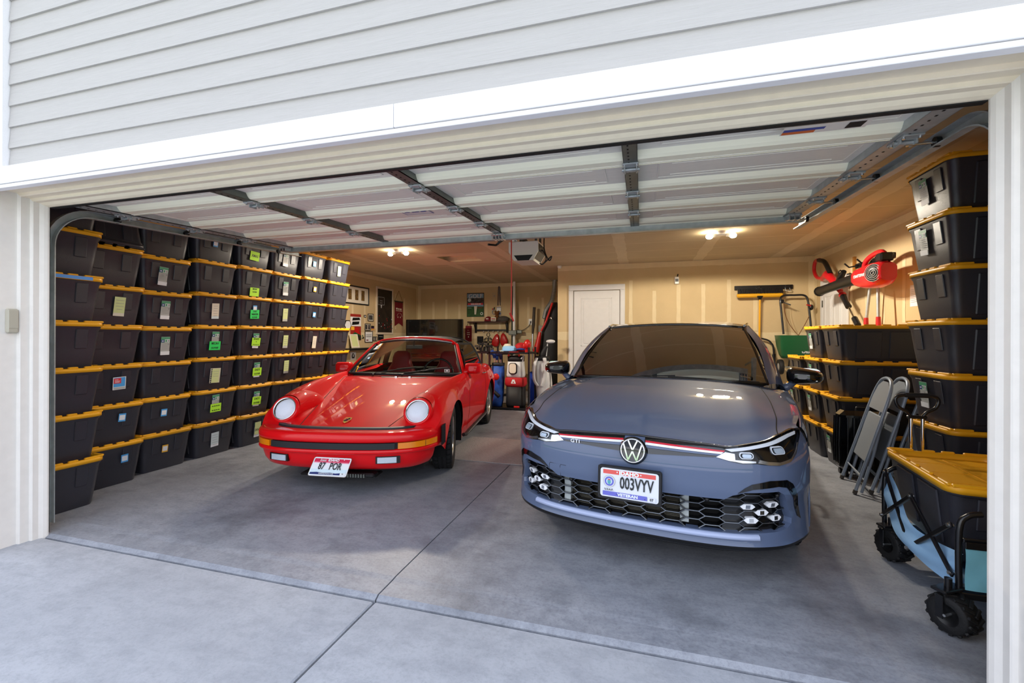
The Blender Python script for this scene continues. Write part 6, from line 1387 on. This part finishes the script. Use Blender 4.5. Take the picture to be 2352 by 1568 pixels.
mb=MB(); mb.tube([tm(6.98,1.98,-.02),tm(6.82,2.08,-.03),tm(6.72,2.14,-.03)],[.03,.04,.03],m_bk,10); mb.tube([tm(6.70,2.10),tm(6.35,2.07)],.008,m_bk,6); mb.tube(cr([tm(6.92,2.10),tm(6.96,2.16),tm(6.90,2.18),tm(6.86,2.12)],4),.008,m_bk,6); mb.build('front_handle',r)
r=thing('pruning_loppers','long loppers with red grips hanging on the right wall','loppers',(2.60,6.0,1.7))
for y0,y1 in((.10,.15),(-.07,-.13)): mb=MB(); mb.tube([(-.06,y0,.20 if y0>0 else .30),(-.08,y1,-.22)],.016,m_steel,10); g_=mb.build('arm',r); mb=MB(); mb.tube([(-.08,y1-(.0),-.18),(-.08,y1,-.28),(-.08,y1,-.40)],[.022,.026,.022],m_redp,10); mb.build('grip',g_)
mb=MB(); mb.tube([(-.06,.10,.2),(-.05,.09,.27)],.012,m_steeld,8); mb.build('hook',r)
tag(panel([('r',-.09,-.11,.09,.11,m_lw)]+[('r',-.07,.06-.018*k,.07-.03*(k%3),.063-.018*k,m_pap) for k in range(8)],Matrix(((0,0,-1,XR-.004),(-1,0,0,5.5),(0,1,0,1.72),(0,0,0,1)))).build('paper_notice'),'white printed notice taped to the right wall by the tall tote stack','notice')
mb=MB(); mb.bb(XR-.03,6.80,2.0,XR-.002,6.84,2.34,mat('raw wood','a8702c',.7)); tag(mb.build('wood_strip'),'short raw wooden strip above the side door casing','wood strip')
# ---- suitcase
r=thing('suitcase','black ribbed hard-shell suitcase between the low totes and folding chairs','suitcase',(1.98,4.90,0)); mb=MB(); mb.box((0,0,.33),(.40,.17,.56),m_pb,.04); mb.build('shell',r)
mb=MB()
for k in range(7): mb.tube([(-.15+.05*k,-.086,.12),(-.15+.05*k,-.092,.3),(-.15+.05*k,-.086,.55)],.012,m_pb,8); 
for k in range(3): mb.tube([(-.201,-.05+.05*k,.12),(-.206,-.05+.05*k,.3),(-.201,-.05+.05*k,.55)],.012,m_pb,8)
mb.build('ribs',r)
for x in(-.15,.15):
    for y in(-.06,.06): mb=MB(); mb.cyl((x-.012,y,.026),(x+.012,y,.026),.025,m_bk,12); mb.box((x,y,.05),(.03,.03,.02),m_bk,.004); mb.build('caster',r)
mb=MB(); mb.tube([(-.05,0,.61),(-.05,0,.635),(.05,0,.635),(.05,0,.61)],.01,m_bk,6); mb.build('handle',r)
# ---- folding chairs: local x = width, y = back thickness, z up, leaning in +y
def chair():
    r=thing('folding_chair','','chair')
    A=RX(-.28)  # leans towards +y
    mb=MB(); mb.tube(cr([(-.22,0,.02),(-.215,0,.5),(-.20,0,.80),(-.15,0,.93),(-.06,0,.975),(.06,0,.975),(.15,0,.93),(.20,0,.80),(.215,0,.5),(.22,0,.02)],5),.0135,m_grm,10,M=A); mb.tube([(-.217,0,.16),(.217,0,.16)],.007,m_grm,8,M=A); mb.build('front_frame',r)
    for sx in(-1,1): mb=MB(); mb.tube([(sx*.19,.05,.02),(sx*.195,.035,.35),(sx*.20,.01,.62)],.012,m_grm,8,M=A); mb.build('rear_leg',r)
    mb=MB(); mb.tube([(-.19,.05,.12),(.19,.05,.12)],.007,m_grm,8,M=A); mb.build('stretcher',r)
    mb=MB(); mb.prism([(-.185,.70),(.185,.70),(.19,.80),(.145,.905),(.06,.95),(-.06,.95),(-.145,.905),(-.19,.80)],-.004,.004,m_grp,A@Matrix(((1,0,0,0),(0,0,-1,0),(0,1,0,0),(0,0,0,1)))); mb.build('backrest',r)
    mb=MB(); mb.box((0,.015,.465),(.385,.018,.40),m_grp,.008,A); mb.build('seat',r)
    for x in(-.22,.22): mb=MB(); mb.cyl((x,0,.0),(x,0,.03),.017,m_cap,10,M=A); mb.build('foot_cap',r)
    return r
c0=chair(); c0['label']='grey metal folding chair, front one of the leaning pair'; c0['group']='folded chairs leaning by the totes'
c0.location=(1.725,4.53,.006); c0.rotation_euler=(0,0,-PI/2-.16+PI)
for q in [c0]: q.rotation_euler=(0,0,-PI/2+.0-.16)
for loc,rz,lab in(((1.855,4.57,.006),-PI/2-.16,'grey metal folding chair, rear one of the leaning pair'),((1.93,4.22,.006),-PI/2-.10,'grey metal folding chair standing behind the wagon handle')):
    d=dup(c0); d.location=loc; d.rotation_euler=(0,0,rz); d['label']=lab
r=thing('leaning_board','pale narrow board leaning between the chairs and the tall totes','board',(2.20,4.16,.002)); mb=MB(); mb.prism([(-.12,0),(.30,0),(-.10,1.18)],-.012,.012,m_nw,RZ(PI/2)@RX(PI/2)@T(0,0,0)); mb.build('board',r)
# ---- wagon
r=thing('folding_wagon','black framed folding wagon with light blue canvas and chunky wheels','wagon',(1.35,2.44,0)); W=.50; Lw=.74
wx=lambda x,y,z:(x,y,z)
for x in(0,W):
    for y in(.0,Lw):
        sl=.05 if y>0 else 0
        mb=MB(); mb.tube(cr([(x+sl,y,.14),(x+sl,y,.44),(x+sl+(.03 if x==0 else -.03),y,.505),(x+sl+(.08 if x==0 else -.08),y,.52)],5),.0125,m_blackm,10); mb.build('post',r)
mb=MB(); mb.box((W/2,0,.16),(W+.06,.03,.03),m_blackm,.004); mb.box((W/2+.05,Lw,.16),(W+.06,.03,.03),m_blackm,.004); mb.box((W/2+.02,Lw/2,.20),(.03,Lw,.02),m_blackm,.004); mb.box((W/2,0,.40),(W-.02,.02,.02),m_blackm,.004); mb.build('base_bars',r)
for x,dx in((-.012,.05),(W+.012,.0)):
    for p,q in(((.74,.232),(.40,.458)),((.40,.458),(.035,.235)),((.70,.50),(.41,.185)),((.43,.172),(.045,.445))):
        mb=MB(); a=V((x+dx*p[0]/.74,p[0],p[1])); b=V((x+dx*q[0]/.74,q[0],q[1])); d_=(b-a); L_=d_.length
        M_=T(*((a+b)/2))@d_.to_track_quat('Y','Z').to_matrix().to_4x4(); mb.box((0,0,0),(.012,L_+.03,.024),m_blackm,.003,M_)
        for e in(-1,1): mb.cyl((-.012,e*L_/2,0),(.012,e*L_/2,0),.009,m_bolt,8,M=M_)
        mb.build('brace',r)
def cloth(top,bot,m,name,bulge=0):
    n=len(top); P=[]
    for i in range(n):
        a,b=V(top[i]),V(bot[i]); P.append([a.lerp(b,k/8)+V((bulge*math.sin(PI*k/8)+.008*math.sin(9*i/n+k),0,0)) for k in range(9)])
    mb=MB(); mb.grid(P,m,True); o=mb.build(name,r); return o
top=cr([(.07,.74,.50),(.055,.60,.40),(.03,.42,.31),(.03,.22,.30),(.02,.02,.33)],6); bot=cr([(.05,.72,.27),(.03,.60,.22),(.01,.45,.185),(.0,.25,.165),(.01,.02,.175)],6)
cloth(top,bot,m_ltb,'side_canvas',-.012)
cloth([(W-p.x+.02,p.y,p.z) for p in top],[(W-p.x+.04,p.y,p.z) for p in bot],m_ltb,'side_canvas',.01)
mb=MB(); P=[[V((.012+(W-.03)*i/14,-.018-.012*math.sin(PI*k/6)*math.sin(PI*i/14)-.004*math.sin(i*1.3+k),.375-.185*k/6)) for k in range(7)] for i in range(15)]; mb.grid(P,m_teal,True); mb.box((W/2-.01,-.022,.385),(W-.04,.006,.03),m_bk,.002); mb.tube(cr([(.20,-.02,.40),(.24,-.05,.43),(.27,-.045,.38)],5),.012,m_bk,6); mb.build('end_canvas',r)
mb=MB(); P=[[V((.02+(W)*i/6+.05*j/6,.01+Lw*j/6,.205-.015*math.sin(PI*i/6))) for i in range(7)] for j in range(7)]; mb.grid(P,m_ltb,True); mb.build('floor_canvas',r)
for (x,y,a,Rr_) in((-.035,-.03,.55,.085),(.06,.66,.30,.092),(W+.03,.0,.5,.085),(W+.08,.66,.3,.092)):
    c_=(x,y,Rr_+.002); mb=MB(); A=T(*c_)@RZ(a)@RY(PI/2); mb.lathe([(.045,-.045),(Rr_*.85,-.048),(Rr_-.006,-.040),(Rr_-.006,.040),(Rr_*.85,.048),(.045,.045)],m_rubber,40,A)
    for k in range(14):
        for q in(-1,1): mb.box((Rr_-.006,0,q*.021),(.013,.015,.050),m_rubber,.003,A@RZ(2*PI*(k+(.5 if q>0 else 0))/14)@T(Rr_-.006,0,q*.021)@RX(q*.55)@T(-(Rr_-.006),0,-q*.021))
    w_=mb.build('wheel',r)
    mb=MB(); mb.lathe([(0,.02),(.03,.025),(.045,.045),(.05,.045),(.05,-.045),(.045,-.045),(.03,-.025),(0,-.02)],m_black,24,A)
    for k in range(6): mb.box((.03,0,.03),(.05,.008,.02),m_black,.002,A@RZ(PI/3*k))
    mb.build('hub',w_)
    mb=MB(); B_=T(*c_)@RZ(a)
    for q in(-1,1): mb.box((q*.056,.02,.03),(.006,.03,.10),m_blackm,.002,B_)
    mb.box((0,.02,.10),(.13,.06,.012),m_blackm,.003,B_); mb.cyl((0,.02,.10),(0,.02,.145),.014,m_blackm,10,M=B_); mb.cyl((-.06,0,0),(.06,0,0),.006,m_bolt,8,M=B_); mb.build('caster_fork',w_)
mb=MB()
hy=.90
for x in(.255,.315): mb.tube([(x,hy,.20),(x,hy,.80)],.010,m_chrome,10)
mb.tube(cr([(.255,hy,.80),(.235,hy,.83),(.19,hy,.86),(.175,hy,.905),(.20,hy,.93),(.285,hy,.935),(.37,hy,.93),(.395,hy,.905),(.38,hy,.86),(.335,hy,.83),(.315,hy,.80)],5),.010,m_blackm,10)
mb.box((.285,hy,.80),(.10,.025,.02),m_black,.005); mb.tube([(.225,hy,.934),(.345,hy,.934)],.015,m_rubber,10); mb.tube([(.285,.74,.17),(.285,hy,.20)],.014,m_blackm,8); mb.box((.285,hy,.21),(.09,.03,.03),m_black,.005); mb.build('pull_handle',r)
t_=tote(1.655,2.885,.248,PI/2-.115,'black tote with a bright yellow lid riding in the blue wagon',None,None)
ME=lid_mesh(m_lid); 
for ch in t_.children:
    if ch.name.startswith('lid'):
        mb=MB(); mb.grid([[V((x,y,z)) for x,y in rrect(LT-2*g,WT-2*g,.07-g,6)] for z,g in((.318,.012),(.314,.002),(.330,.002))],m_tub,True,False,True); mb.build('rim',t_)
# ================================================================ world and light
w=bpy.data.worlds.new('sky'); SC.world=w; w.use_nodes=True; nt=w.node_tree; bg=nt.nodes['Background']
tc=nt.nodes.new('ShaderNodeTexCoord'); sp=nt.nodes.new('ShaderNodeSeparateXYZ'); nt.links.new(tc.outputs['Generated'],sp.inputs[0])
r=nt.nodes.new('ShaderNodeValToRGB'); e=r.color_ramp.elements
e[0].position=0; e[0].color=(.78,.80,.80,1); e[1].position=1; e[1].color=(.62,.73,.95,1)
x=r.color_ramp.elements.new(.12); x.color=(.93,.95,1,1)
x=r.color_ramp.elements.new(.45); x.color=(.80,.86,1,1)
nt.links.new(sp.outputs['Z'],r.inputs['Fac']); nt.links.new(r.outputs['Color'],bg.inputs['Color']); bg.inputs['Strength'].default_value=SKY_S
SC.view_settings.view_transform='Standard'; SC.view_settings.look='None'; SC.view_settings.gamma=1; SC.view_settings.use_curve_mapping=False
SC.view_settings.exposure=EXPO
SC.cycles.max_bounces=10; SC.cycles.diffuse_bounces=5; SC.cycles.glossy_bounces=5; SC.cycles.transmission_bounces=8
SC.cycles.use_denoising=True
SC.cycles.sample_clamp_indirect=8

sd=bpy.data.lights.new('sun','SUN'); sd.energy=SUN_S; sd.angle=.009; sd.color=(1,.92,.80)
so=bpy.data.objects.new('sun',sd); COL.objects.link(so); so.rotation_euler=V((.25,-.62,-.80)).to_track_quat('-Z','Y').to_euler()
